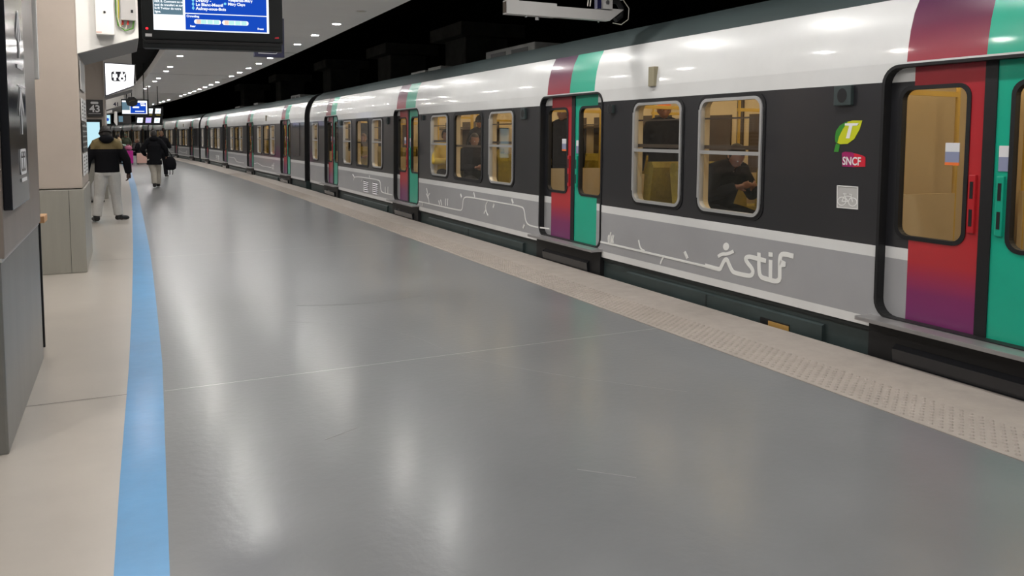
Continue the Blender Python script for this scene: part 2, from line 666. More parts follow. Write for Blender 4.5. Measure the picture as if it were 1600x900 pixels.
struct(mb.build('trim_3', 'joint_dark'))
# tactile studs: slanted rows of small domes
mb = MB()
y = 1.6
row = 0
while y < 34:
    for k in range(9):
        x = inner(y) + .05 + k * .043
        yy = y + k * .03
        r = .0145
        vs = [(x + r * cos(a * pi / 3), yy + r * sin(a * pi / 3), .004) for a in range(6)] + [(x + r * .55 * cos(a * pi / 3), yy + r * .6 * sin(a * pi / 3), .0115) for a in range(6)]
        mb.add(vs, [(a, (a + 1) % 6, 6 + (a + 1) % 6, 6 + a) for a in range(6)] + [(6, 7, 8, 9, 10, 11)])
    y += .06 if y < 14 else .09
    row += 1
tag(mb.build('tactile_studs', 'edge'), 'band of small raised beige studs along the platform edge paving', 'paving', kind='stuff')

# track bed, rails, walls of the dark hall
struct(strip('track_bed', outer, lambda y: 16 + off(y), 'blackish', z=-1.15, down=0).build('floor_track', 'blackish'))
mb = MB()
for g in (5.45, 6.95):
    n = len(YS)
    for (a, b, z0, z1) in ((-.035, .035, -1.0, -1.0), (-.035, -.035, -1.15, -1.0), (.035, .035, -1.15, -1.0)):
        vs = [(g + a + off(y), y, z0) for y in YS] + [(g + b + off(y), y, z1) for y in YS]
        mb.add(vs, [(i, n + i, n + i + 1, i + 1) for i in range(n - 1)])
struct(mb.build('trim_4', 'steel'))
mb = MB()
n = len(YS)
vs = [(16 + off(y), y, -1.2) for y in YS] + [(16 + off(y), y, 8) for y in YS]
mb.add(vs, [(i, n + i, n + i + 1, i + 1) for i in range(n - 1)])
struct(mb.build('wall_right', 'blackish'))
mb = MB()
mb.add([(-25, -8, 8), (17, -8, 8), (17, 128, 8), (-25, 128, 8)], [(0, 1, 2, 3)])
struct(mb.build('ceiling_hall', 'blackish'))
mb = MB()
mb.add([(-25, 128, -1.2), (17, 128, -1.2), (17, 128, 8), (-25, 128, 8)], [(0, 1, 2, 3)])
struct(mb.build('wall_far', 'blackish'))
mb = MB()
vs = [(leftw(y), y, 0) for y in YS] + [(leftw(y), y, 8) for y in YS]
mb.add(vs, [(i, n + i, n + i + 1, i + 1) for i in range(n - 1)])
struct(mb.build('wall_left', 'whitegrey'))
mb = MB()
mb.add([(-8, -8, -1.2), (17, -8, -1.2), (17, -8, 8), (-8, -8, 8)], [(0, 1, 2, 3)])
struct(mb.build('wall_back', 'dimcol'))

# ------------------------------------------------------------------ platform ceiling with downlights
CZ = 3.8
cl = lambda y: 1.03 + off(y) * .95 - (.10 if y > 30 else 0) * 0
cr = lambda y: 4.29 + off(y)
mb = MB()
ys = [y for y in YS]
n = len(ys)
vs = [(cl(y), y, CZ) for y in ys] + [(cr(y), y, CZ) for y in ys] + [(cr(y), y, CZ + .25) for y in ys] + [(cl(y), y, CZ + .25) for y in ys]
for k in range(4):
    mb.add([], [])
mb.add(vs, [(a * n + i, ((a + 1) % 4) * n + i, ((a + 1) % 4) * n + i + 1, a * n + i + 1) for a in range(4) for i in range(n - 1)])
struct(mb.build('ceiling', 'ceil'))
mb = MB()
for y in (22.2, 31.9, 46.5, 62):
    mb.box(cl(y) + .01, cr(y) - .01, y - .012, y + .012, CZ - .003, CZ)
struct(mb.build('trim_5', 'seam'))
# left soffit of the hall
mb = MB()
vs = [(leftw(y), y, 4.3) for y in ys] + [(-.5 + off(y), y, 4.3) for y in ys]
mb.add(vs, [(i, n + i, n + i + 1, i + 1) for i in range(n - 1)])
struct(mb.build('ceiling_left', 'ceil'))

mb = MB()
vs = [(-.5 + off(y), y, 4.3) for y in ys] + [(cl(y) + .02, y, 4.3) for y in ys]
mb.add(vs, [(i, n + i, n + i + 1, i + 1) for i in range(n - 1)])
vs = [(cl(y) + .02, y, 4.3) for y in ys] + [(cl(y) + .02, y, CZ + .24) for y in ys]
mb.add(vs, [(i, n + i, n + i + 1, i + 1) for i in range(n - 1)])
struct(mb.build('ceiling_gap', 'blackish'))



def lamp_proto(kind):
    t = thing('downlight', '', 'ceiling light')
    r = MB()
    n = 20
    o = [(.098 * cos(2 * pi * k / n), .098 * sin(2 * pi * k / n)) for k in range(n)]
    i = [(.078 * cos(2 * pi * k / n), .078 * sin(2 * pi * k / n)) for k in range(n)]
    r.ring(o, i, lambda a, b, d: (a, b, d), -.006, 0)
    r.build('trim_ring', 'white', t)
    d = MB()
    d.add([(a, b, -.002) for a, b in i], [tuple(range(n))])
    d.build('lens', kind, t)
    return t


ORD = ['nearest', 'second nearest', 'third nearest', 'fourth nearest', 'fifth nearest', 'sixth nearest', 'seventh nearest', 'eighth nearest', 'ninth nearest', 'tenth nearest',
       'eleventh nearest', 'twelfth nearest', 'thirteenth nearest', 'fourteenth nearest', 'fifteenth nearest', 'sixteenth nearest', 'seventeenth nearest', 'eighteenth nearest',
       'nineteenth nearest', 'twentieth nearest', 'twenty-first nearest', 'twenty-second nearest', 'twenty-third nearest', 'twenty-fourth nearest', 'twenty-fifth nearest']
protos = {}


def place_lamp(x, y, z, kind, label, group):
    if kind not in protos:
        o = protos[kind] = lamp_proto(kind)
    else:
        o = copy_tree(protos[kind])
    o.location = (x, y, z)
    o['label'] = label
    o['group'] = group
    return o


row_r = [16, 18, 20, 23.9, 25.9, 27.9, 29.9, 31.9, 35.9, 37.9, 39.9, 41.9, 43.9, 45.8, 47.9, 49.7, 55.6, 58.3, 60.2, 64.2, 68.8, 74, 80]
for i, y in enumerate(row_r):
    place_lamp(3.87 + off(y), y, CZ, 'lamp', f'{ORD[i]} lit downlight in the ceiling row along the track side', 'downlights in the track side row')
for y, t in ((14.17, 'unlit recessed downlight nearest the top of the photo'), (33.96, 'unlit recessed downlight between lit ones far along the row')):
    place_lamp(3.87 + off(y), y, CZ, 'lampoff', t + ' in the track side row', 'unlit downlights')
for i, y in enumerate((-6, -4, -2, 0, 2, 4, 6, 8, 10, 12)):
    place_lamp(3.87, y, CZ, 'lamp', f'{ORD[i]} downlight from the back wall in the track side row, above the frame', 'downlights above the frame, track side row')
row_l = [24.4, 28.4, 30.4, 34.4, 36.5, 40.4, 42.6, 47, 49, 54, 56, 62, 64, 70]
for i, y in enumerate(row_l):
    place_lamp(1.5 + off(y), y, CZ, 'lamp', f'{ORD[i]} downlight in the ceiling row along the wall side', 'downlights in the wall side row')
for i, y in enumerate((-6, -4, -2, 0, 3, 5, 8, 11, 13, 17, 19, 22.5)):
    place_lamp(1.5, y, CZ, 'lamp', f'{ORD[i]} downlight from the back wall in the wall side row, above the frame', 'downlights above the frame, wall side row')
for i, y in enumerate((-5, -2.5, 0, 2, 3.8, 7.0, 8.6, 13.5, 15.5, 19, 25.5, 29, 32, 37, 41, 45, 50, 56, 62, 70, 80)):
    if 18 < y < 20:
        continue
    place_lamp((-.75 if 5 < y < 10 else -1.3) + off(y), y, 4.3, 'lamph', f'{ORD[i]} downlight of the hall hidden behind the pillars', 'downlights of the hall behind the pillars')  # the pair set closer in is added to brighten pillar and beam


# ------------------------------------------------------------------ train cars
def fs(y, z, d=0):          # side plane -> car coordinates (d outwards)
    return (-d, y, z)


Z0, Z1 = .2, 2.1
PROF = [(0, 2.1), (.008, 2.2), (.026, 2.32), (.058, 2.44), (.12, 2.567)]
ROOFP = [(.12, 2.567), (.22, 2.70), (.40, 2.815), (.70, 2.88), (1.42, 2.93)]
CW = 2.82


def make_door_parts():
    """two leaves, seal and frame, around y = 0"""
    P = {}
    for sgn, key, mat, pm in ((1, 'red', 'leaf_red', 'redp'), (-1, 'teal', 'leaf_teal', 'tealp')):
        q = lambda a0, a1: (a0, a1) if sgn > 0 else (-a1, -a0)
        o0, o1 = q(.035, .735)
        w0, w1 = q(.155, .64)
        leaf = MB()
        hole = rrect(w0, w1, .885, 1.915, .075)
        out = [(o1, 2.07), (o0, 2.07), (o0, .30), (o1, .30)]
        leaf.plate(out, [hole], lambda a, b: (.065, a, b))
        leaf.plate(out, [hole], lambda a, b: (.10, a, b), 1)
        P[key] = (leaf, mat)
        wf = MB()
        wf.ring(rrect(w0 - .024, w1 + .024, .862, 1.938, .09), rrect(w0 + .004, w1 - .004, .889, 1.911, .07), lambda a, b, d: (.065 - d, a, b), .008, -.04)
        P[key + '_frame'] = wf
        g = MB()
        g.add([(.085, a, b) for a, b in rrect(w0 - .01, w1 + .01, .875, 1.925, .075)], [tuple(range(28))])
        P[key + '_glass'] = g
        h = MB()
        h0, h1 = q(.068, .116)
        h.box(.045, .07, h0, h1, .96, 1.34, bev=.008)
        for zc in (1.06, 1.24):
            h.box(.043, .05, (h0 + h1) / 2 - .011, (h0 + h1) / 2 + .011, zc - .055, zc + .055, 1)
        P[key + '_handle'] = (h, pm)
        s = MB()
        if sgn > 0:
            s.box(.078, .084, .21, .31, 1.485, 1.545, 0)
            s.box(.078, .084, .21, .31, 1.415, 1.485, 1)
            s.box(.078, .084, .21, .31, 1.395, 1.415, 2)
        else:
            s.box(.060, .0655, h0 - .03, h1 + .0, 1.46, 1.53, 0)
            s.box(.060, .0655, h0 - .03, h1 + .0, 1.37, 1.46, 1)
        P[key + '_sticker'] = s
    seal = MB()
    seal.box(.055, .10, -.04, .04, .30, 2.07)
    P['seal'] = seal
    fr = MB()
    fr.ring(rrect(-.758, .758, .28, 2.086, .135), rrect(-.735, .735, .30, 2.065, .115), lambda a, b, d: (-d, a, b), .010, -.12)
    P['frame'] = fr
    st = MB()
    st.box(-.15, .10, -.80, .80, .262, .292, bev=.006)
    P['step'] = st
    sb = MB()
    sb.box(-.02, .30, -.78, .78, -.9, .262, 0)  # black box stands in for the dark void under the step
    sb.prism([(-.06, .10), (.10, .22), (.10, -.55), (.02, -.55)], lambda a, b, d: (a, d, b), -.55, .55, 1)
    P['step_box'] = sb
    return P


DP = make_door_parts()
dmesh = {}


def add_door(car, y, stickers=True):
    def mk(key, mb, name, mats, par):
        if key in dmesh:
            o = bpy.data.objects.new(name, dmesh[key])
            C.objects.link(o)
        else:
            o = mb.build(name, mats)
            dmesh[key] = o.data
        o.parent = par
        return o
    fr = mk('frame', DP['frame'], 'door_frame', 'black', car)
    fr.location = (0, y, 0)
    for key in ('red', 'teal'):
        leaf, mat = DP[key]
        d = mk(key, leaf, 'door', [mat, 'tan'], car)
        d.location = (0, y, 0)
        d['label'] = 'red door leaf fading to purple at its foot' if key == 'red' else 'turquoise green door leaf'
        mk(key + 'f', DP[key + '_frame'], 'window_frame', 'black', d)
        mk(key + 'g', DP[key + '_glass'], 'window_glass', 'glass', d)
        h, pm = DP[key + '_handle']
        mk(key + 'h', h, 'handle', [pm, 'black'], d)
        if stickers:
            mk(key + 's', DP[key + '_sticker'], 'sticker', ['sticker', 'stickerb', 'orange'], d)
    s = mk('seal', DP['seal'], 'door_seal', 'black', car)
    s.location = (0, y, 0)
    s = mk('step', DP['step'], 'step', 'step', car)
    s.location = (0, y, 0)
    s = mk('stepbox', DP['step_box'], 'step_void_cover', ['black', 'blackgloss'], car)
    s.location = (0, y, 0)


def add_window(car, y0, y1, kind, z0=.885, z1=1.93, full=True):
    if kind == 'panel':
        f = MB()
        f.prism(rrect(y0, y1, z0 + .05, z1 + .02, .05), lambda a, b, d: (-d, a, b), 0, .012)
        f.build('dark_panel', 'blackgloss', car)
        return
    if kind == 'slide':
        f = MB()
        f.ring(rrect(y0 - .03, y1 + .03, z0 - .03, z1 + .03, .12), rrect(y0, y1, z0, z1, .10), lambda a, b, d: (-d, a, b), .008, -.02)
        w = f.build('window', 'black', car)
        f = MB()
        f.ring(rrect(y0, y1, z0, z1, .10), rrect(y0 + .027, y1 - .027, z0 + .027, z1 - .027, .08), lambda a, b, d: (-d, a, b), .018, -.03)
        f.box(-.02, .02, y0 + .02, y1 - .02, 1.418, 1.450)
        f.box(.03, .05, y0, y1, 1.465, 1.50, 1)
        f.box(.03, .05, y0, y1, 1.74, 1.755, 1)
        f.box(-.024, .0, y0 - .004, y0 + .02, z0 + .12, z1 - .1)
        f.box(-.024, .0, y1 - .02, y1 + .004, z0 + .12, z1 - .1)
        f.build('window_frame', ['alu', 'brown'], w)
        g = MB()
        g.add([(.012, a, b) for a, b in rrect(y0 + .02, y1 - .02, z0 + .02, z1 - .02, .08)], [tuple(range(28))])
        g.build('window_glass', 'glass', w)
    else:
        f = MB()
        f.ring(rrect(y0 - .03, y1 + .03, z0 - .03, z1 + .03, .12), rrect(y0 + .02, y1 - .02, z0 + .02, z1 - .02, .09), lambda a, b, d: (-d, a, b), .010, -.03)
        w = f.build('window', 'black', car)
        f = MB()
        f.box(.03, .05, y0, y1, 1.40, 1.43)
        f.build('inner_rail', 'brown', w)
        g = MB()
        g.add([(.012, a, b) for a, b in rrect(y0 + .01, y1 - .01, z0 + .01, z1 - .01, .08)], [tuple(range(28))])
        g.build('window_glass', 'glass', w)


seat_mesh = None


def make_seat():
    s = MB()
    s.box(.14, 1.04, -.24, .24, .68, .78, 0, bev=.04)
    for x0 in (.14, .60):
        s.prism([(-.22, .76), (-.30, 1.25), (-.27, 1.31), (-.20, 1.31), (-.14, 1.20), (-.12, .78)], lambda a, b, d: (d, a, b), x0 + .01, x0 + .43, 0)
    s.box(.20, .98, -.20, .18, .31, .68, 1)
    return s.build('seat', ['seat', 'seatshell'])


def fy(car_len, ends=(.33, .33)):
    return ends[0], car_len - ends[1]


def build_car(root, t0, t1, doors, windows, L=26, detail=1, vents=(), bulk=(), skip=(), flip=()):
    global seat_mesh
    # side skin with openings
    holes = [rrect(d - .74, d + .74, .295, 2.07, .115) for d in doors]
    holes += [rrect(a, b, .885, 1.93, .10) for a, b, k in windows if k != 'panel']
    outer_ = [(t1, Z1), (t0, Z1), (t0, Z0), (t1, Z0)]
    mb = MB()
    mb.plate(outer_, holes, lambda a, b: (0, a, b))
    # upper curved white shell split at the coloured bands
    cuts = [t0]
    kinds = []
    for d in sorted(doors):
        cuts += [d - .57, d, d + .57]
        kinds += [0, 2, 1]
    cuts.append(t1)
    kinds.append(0)
    for (a, b), k in zip(zip(cuts, cuts[1:]), kinds):
        vs = [(x, a, z) for x, z in PROF] + [(x, b, z) for x, z in PROF]
        m = len(PROF)
        mb.add(vs, [(i, i + 1, m + i + 1, m + i) for i in range(m - 1)], k, True)
    # far side and ends
    mb.add([(CW, t0, Z0), (CW, t1, Z0), (CW, t1, 2.1), (CW, t0, 2.1)], [(0, 1, 2, 3)])
    vs = [(CW - x, t0, z) for x, z in PROF] + [(CW - x, t1, z) for x, z in PROF]
    mb.add(vs, [(i, i + 1, m + i + 1, m + i) for i in range(m - 1)], 0, True)
    mb.build('body_shell', ['livery', 'redband', 'tealband'], root)
    e = MB()
    full = [(.004, Z0), (.004, 2.1)] + PROF[1:] + ROOFP[1:] + [(CW - x, z) for x, z in ROOFP[::-1][1:]] + [(CW - x, z) for x, z in PROF[::-1][1:]] + [(CW, Z0)]
    e.prism(full, lambda a, b, d: (a, d, b), t0, t0 + .03)
    e.build('end_wall', 'black', root)
    e = MB()
    e.prism(full, lambda a, b, d: (a, d, b), t1 - .03, t1)
    inn = [(.10 + a * (CW - .2) / CW, max(.25, b - .08)) for a, b in full]
    e.build('end_wall', 'black', root)
    for g0, g1 in ((t1, L), (0, t0)):
        if g1 - g0 > .01:
            e = MB()
            e.prism(inn, lambda a, b, d: (a, d, b), g0, g1)
            e.build('gangway', 'black', root)
    r = MB()
    rp = ROOFP + [(CW - x, z) for x, z in ROOFP[::-1][1:]]
    m = len(rp)
    r.add([(x, t0, z) for x, z in rp] + [(x, t1, z) for x, z in rp], [(i, i + 1, m + i + 1, m + i) for i in range(m - 1)], 0, True)
    r.build('roof', 'roof', root)
    # skirt between the steps
    sk = MB()
    ed = [t0] + [q for d in sorted(doors) for q in (d - .78, d + .78)] + [t1]
    for i in range(0, len(ed), 2):
        a, b = ed[i], ed[i + 1]
        if b - a < .1:
            continue
        sk.box(.035, .20, a, b, -.75, .2)
        sk.box(.015, .06, a, b, .165, .2, 1)
        if b - a > 2:
            sk.prism([(-.0, .105), (.035, .12), (.035, -.6), (-.0, -.6)], lambda p, q, d: (p, d, q), a + .45, b - .5)
            sk.box(-.004, .03, (a + b) / 2 - .008, (a + b) / 2 + .008, -.6, .105, 1)
    sk.box(.3, CW - .05, t0, t1, -.75, .25, 1)
    sk.build('skirt', ['skirt', 'skirt2'], root)
    # interior
    il = MB()
    il.plate([(t1 - .04, 2.36), (t0 + .04, 2.36), (t0 + .04, .30), (t1 - .04, .30)], holes_in(doors, windows), lambda a, b: (.11, a, b))
    for a, b, k in windows:
        if k == 'panel':
            continue
        lo = rrect(a, b, .885, 1.93, .10)
        nn = len(lo)
        il.add([(.02, p, q) for p, q in lo] + [(.11, p, q) for p, q in lo], [(i, (i + 1) % nn, nn + (i + 1) % nn, nn + i) for i in range(nn)])
    il.box(.11, 2.70, t0 + .04, t1 - .04, .27, .30, 1)
    il.box(.11, 2.70, t0 + .04, t1 - .04, 2.36, 2.40)
    il.box(2.70, 2.74, t0 + .04, t1 - .04, .30, 2.36)
    for a, b, k in windows:
        if k != 'panel':
            il.box(2.685, 2.70, a, b, .95, 1.93, 2, 0)
    for d in doors:
        il.box(2.68, 2.70, d - .06, d + .06, .30, 2.1, 2)
        for q in (-.4, .4):
            il.box(2.68, 2.70, d + q - .22, d + q + .22, .95, 1.9, 2)
    for y0, y1, x0, x1 in bulk:
        il.box(x0, x1, y0, y1, .30, 2.36)
    il.build('interior_lining', ['tan', 'carfloor', 'brown'], root)
    for x in (.75, 2.05):
        s = MB()
        s.box(x - .06, x + .06, t0 + .3, t1 - .3, 2.335, 2.36)
        s.build('ceiling_light_strip', 'carlamp', root)
    # partitions and poles by each door
    for d in doors:
        for q in (-.88, .88):
            p = MB()
            for (a, b) in ((.12, 1.0), (1.85, 2.68)):
                p.box(a, b, d + q - .015, d + q + .015, .30, 1.15)
                p.cyl((a + .03 if a > 1 else b, d + q, .3), (a + .03 if a > 1 else b, d + q, 2.34), .018, mi=1)
                p.box(a, b, d + q - .012, d + q + .012, 1.90, 1.94, 1)
            p.build('partition', ['tan', 'pole'], root)
        p = MB()
        p.cyl((1.4, d, .30), (1.4, d, 2.36), .018)
        p.build('pole', 'pole', root)
    if detail:
        rk = MB()
        dd = sorted(doors)
        for a, b in zip(dd, dd[1:]):
            rk.box(2.35, 2.68, a + 1.0, b - 1.0, 1.74, 1.77)
            rk.cyl((2.35, a + 1, 1.79), (2.35, b - 1, 1.79), .012)
        rk.build('luggage_rack', 'brown', root)
    dd = sorted(doors)
    for bay, (a, b) in enumerate(zip(dd, dd[1:])):
        k0 = a + 1.35
        rows = []
        y = k0
        while y < b - 1.15:
            rows.append(y)
            y += .88
        for i, y in enumerate(rows):
            if any(y0 - .3 < y < y1 + .3 for y0, y1, _, _ in bulk):
                continue
            for x in (0, 1.58):
                if x == 0 and any(abs(y - q) < .25 for q in skip):
                    continue
                if seat_mesh is None:
                    o = make_seat()
                    seat_mesh = o.data
                else:
                    o = bpy.data.objects.new('seat', seat_mesh)
                    C.objects.link(o)
                o.parent = root
                o.location = (x, y, 0)
                if (i + (bay in flip)) % 2:
                    o.rotation_euler.z = pi
                    o.location.x = x + 1.18
    for a, b, k in windows:
        add_window(root, a, b, k)
    for d in doors:
        add_door(root, d)
    for (y0, y1) in vents:
        v = MB()
        v.box(-.004, .01, y0, y1, .285, .555, 1)
        for q in range(6):
            zz = .305 + q * .042
            v.prism([(0, zz), (.022, zz + .006), (.004, zz + .026)], lambda a, b, d: (-a, d, b), y0 + .03, y1 - .03, 1)
            v.box(-.0055, .0, y0 + .03, y1 - .03, zz + .020, zz + .040, 2)
        v.build('vent', ['art', 'alu', 'black'], root)


def holes_in(doors, windows):
    h = [rrect(d - .74, d + .74, .31, 2.07, .10) for d in doors]
    h += [rrect(a, b, .885, 1.93, .10) for a, b, k in windows if k != 'panel']
    return h


TX = 4.86
# --- nearest car
Y0 = -2.0
car = thing('train_car', 'nearest train car with large white stif lettering on its grey lower side', 'train car', (TX, Y0, 0), 0, 'coupled cars of the train')
car.rotation_euler.y = R(.6)
c1doors = [3.235 - Y0, 8.455 - Y0, 14.75 - Y0, 20.95 - Y0]
wy = [(5.17, 5.99, 'slide'), (6.26, 7.07, 'slide'), (9.99, 10.80, 'slide'), (11.09, 12.23, 'fixed'), (12.51, 13.30, 'slide'),
      (16.29, 17.03, 'slide'), (17.38, 18.42, 'fixed'), (18.83, 19.58, 'slide'), (22.49, 23.17, 'slide')]
wins = [(a - Y0, b - Y0, k) for a, b, k in wy]
build_car(car, .0, 25.62, c1doors, wins, L=26.0, vents=((17.33 - Y0, 17.76 - Y0), (16.58 - Y0, 17.02 - Y0)), bulk=((4.3 - Y0, 4.35 - Y0, .12, 2.5),), skip=(5.5 - Y0, 11.58 - Y0, 13.34 - Y0), flip=(0,))


def side(mbx, name, mats, label=None):
    o = mbx.build(name, mats, car)
    if label:
        o['label'] = label
    return o


def pt(u, v):      # photo measurement on the side plane -> (y, z) in car coordinates
    p = at_x(u, v, TX)
    return (p.y - Y0, p.z)


def smooth2(pts, it=2):
    for _ in range(it):
        q = [pts[0]]
        for a, b in zip(pts, pts[1:]):
            q.append((a[0] * .75 + b[0] * .25, a[1] * .75 + b[1] * .25))
            q.append((a[0] * .25 + b[0] * .75, a[1] * .25 + b[1] * .75))
        q.append(pts[-1])
        pts = q
    return pts


# stif lettering, runner and ground line (strokes)
def zp(l, ox, oy, s):
    return [pt(ox + x / s, oy + y / s) for x, y in l]


art = MB()
A = lambda l, wd, it=2: art.ribbon(smooth2(zp(l, 1100, 360, 9), it), wd * 1.28, fs)
A([(15, 494), (190, 545), (225, 545), (245, 500), (285, 415), (320, 405), (345, 470), (395, 580), (440, 600), (590, 635), (660, 640), (690, 590), (670, 530), (600, 450), (575, 395), (620, 365), (700, 385), (870, 430)], .030)
A([(768, 312), (770, 590), (800, 660), (860, 680), (1062, 735), (1062, 560), (1060, 400), (1080, 335), (1150, 335), (1255, 365)], .031)
A([(1062, 440), (1062, 465), (1145, 480)], .030, 0)
A([(932, 415), (932, 690)], .031, 0)
A([(932, 308), (932, 370)], .036, 0)
A([(195, 368), (250, 330), (310, 335), (360, 320), (415, 292)], .024)
art.prism(zp([(305 + 42 * cos(a * pi / 8), 228 + 55 * sin(a * pi / 8)) for a in range(16)], 1100, 360, 9), fs, 0, .003)
B = lambda l, wd=.018, it=2: art.ribbon(smooth2(zp(l, 920, 320, 3), it), wd, fs)
B([(46, 172), (100, 184), (340, 240), (600, 301)], .020, 0)
B([(232, 165), (240, 205), (262, 218)])
B([(352, 240), (342, 258), (336, 277)])
B([(448, 220), (462, 252)], .03, 0)
for x in (92, 100, 108, 114):
    B([(x, 180), (x - 2, 150 if x < 110 else 160), (x + 3, 128 if x == 100 else 142)], .016)
side(art, 'lettering', 'art', 'white stif lettering with runner figure and ground line')
art = MB()
D_ = lambda l, wd=.016, it=2: art.ribbon(smooth2(zp(l, 620, 140, 3.75), it), wd, fs)
D_([(127, 655), (240, 680), (365, 708), (383, 705), (386, 650), (395, 630), (420, 629), (600, 662), (725, 684), (745, 700), (752, 770), (775, 800), (893, 815)], .018)
D_([(188, 665), (182, 620), (172, 578)])
D_([(183, 625), (192, 605)], .016, 0)
D_([(184, 640), (172, 610)], .014, 0)
D_([(245, 650), (250, 675)], .02, 0)
D_([(256, 645), (262, 678)], .014, 0)
for x in (285, 297):
    D_([(x, 680), (x - 1, 655), (x + 2, 638)], .018, 0)
D_([(372, 612), (378, 632)], .03, 0)
D_([(449, 602), (456, 632)])
D_([(530, 655), (518, 680), (522, 715), (534, 738)])
D_([(520, 705), (510, 725)], .02, 0)
D_([(570, 670), (564, 692)], .03, 0)
D_([(671, 642), (680, 668)], .03, 0)
D_([(748, 790), (740, 812)], .03, 0)
D_([(153, 665), (149, 682)], .02, 0)
E_ = lambda l, wd=.016, it=2: art.ribbon(smooth2(zp(l, 530, 170, 6), it), wd, fs)
E_([(135, 668), (140, 632), (280, 652), (370, 668), (385, 690), (390, 770), (410, 788), (500, 808)], .018)
E_([(125, 615), (140, 640)], .02, 0)
E_([(280, 625), (284, 645)], .02, 0)
E_([(215, 655), (208, 678)], .02, 0)
for x in (432, 456):
    E_([(x, 790), (x, 730)], .02, 0)
side(art, 'ground_line_art', 'art', 'white line drawing of ground and plants')
# logos on the dark blank panel
K = lambda l: zp(l, 1290, 170, 5.3)
lf = MB()
lf.prism(K([(290, 97), (270, 170), (225, 250), (170, 290), (110, 293), (80, 280), (68, 235), (75, 185), (105, 140), (150, 112), (210, 97)]), fs, 0, .003, 0)
lf.prism(K([(70, 270), (68, 235), (75, 185), (105, 140), (150, 112), (175, 103), (130, 170), (100, 230), (85, 290)]), fs, .003, .004, 1)
lf.prism(K([(75, 290), (108, 296), (96, 357), (58, 357)]), fs, 0, .003, 1)
lf.prism(K([(150, 120), (265, 118), (250, 140), (212, 140), (188, 245), (158, 245), (185, 140), (148, 138)]), fs, .004, .005, 2)
side(lf, 'leaf_logo', ['leafy', 'leafg', 'art'], 'green and yellow leaf logo with a white T')
lg = MB()
lg.prism(K([(125, 365), (150, 355), (200, 360), (225, 368), (222, 483), (128, 478)]), fs, 0, .003, 0)
lg.prism(K([(225, 368), (290, 385), (318, 400), (318, 480), (222, 483)]), fs, 0, .003, 1)
ta, tb = pt(1290 + 130 / 5.3, 170 + 462 / 5.3)
lg.text('SNCF', .085, lambda a, b, d: (-d, ta - a, tb + b), 0, 0, .0045, mi=2, bold=.002, sx=.82)
side(lg, 'oval_logo', ['magenta', 'logored', 'art'], 'magenta and red SNCF logo')
bk = MB()
bk.prism(K([(86, 632), (262, 645), (262, 835), (86, 820)]), fs, 0, .003, 0)
for cx, cy in ((128, 765), (218, 772)):
    bk.ribbon(K([(cx + 34 * cos(a * pi / 8), cy + 34 * sin(a * pi / 8)) for a in range(17)]), .006, fs, .003, .0045, 1)
for l in ([(128, 765), (150, 722), (205, 725), (180, 768), (128, 765)], [(150, 722), (180, 768)], [(205, 725), (218, 772)], [(140, 705), (168, 707)], [(190, 708), (212, 710), (205, 725)], [(150, 722), (155, 706)]):
    bk.ribbon(K(l), .006, fs, .003, .0045, 1)
bk.ribbon(K([(90, 637), (258, 649), (258, 830), (90, 816), (90, 637)]), .006, fs, .003, .0045, 1)
side(bk, 'bicycle_sign', ['whitegrey', 'art'], 'grey square bicycle pictogram')


def side_lamp(y, z, w_=.16, h=.15, par=None):
    s = MB()
    s.box(-.035, 0, y - w_ / 2, y + w_ / 2, z - h / 2, z + h / 2, 0, bev=.008)
    n_ = 14
    s.add([(-.0365, y + .045 * cos(2 * pi * k / n_), z + .055 * sin(2 * pi * k / n_)) for k in range(n_)], [tuple(range(n_))], 1)
    return s.build('side_lamp', ['skirt', 'black'], par or car)


side_lamp(4.32 - Y0, 1.89)
side_lamp(9.66 - Y0, 1.88, .12, .15)
side_lamp(7.50 - Y0, 1.88, .09, .09)
side_lamp(15.9 - Y0, 1.88, .12, .15)
side_lamp(13.75 - Y0, 1.90, .09, .09)
side_lamp(19.85 - Y0, 1.88, .12, .12)
s = MB()
s.box(-.03, .06, 6.70 - Y0, 6.80 - Y0, 2.09, 2.29, 0, bev=.006)
side(s, 'indicator_lamp', principled('dull_brass', (.26, .23, .15), .5), 'beige brass coloured oblong indicator lamp')
s = MB()
s.box(-.006, .04, 4.80 - Y0, 5.13 - Y0, -.035, .04, 0)
s.box(-.012, .0, 4.80 - Y0, 5.03 - Y0, -.03, .028, 1)
side(s, 'skirt_opening', ['black', 'ochre'], 'dark slot with ochre metal behind')


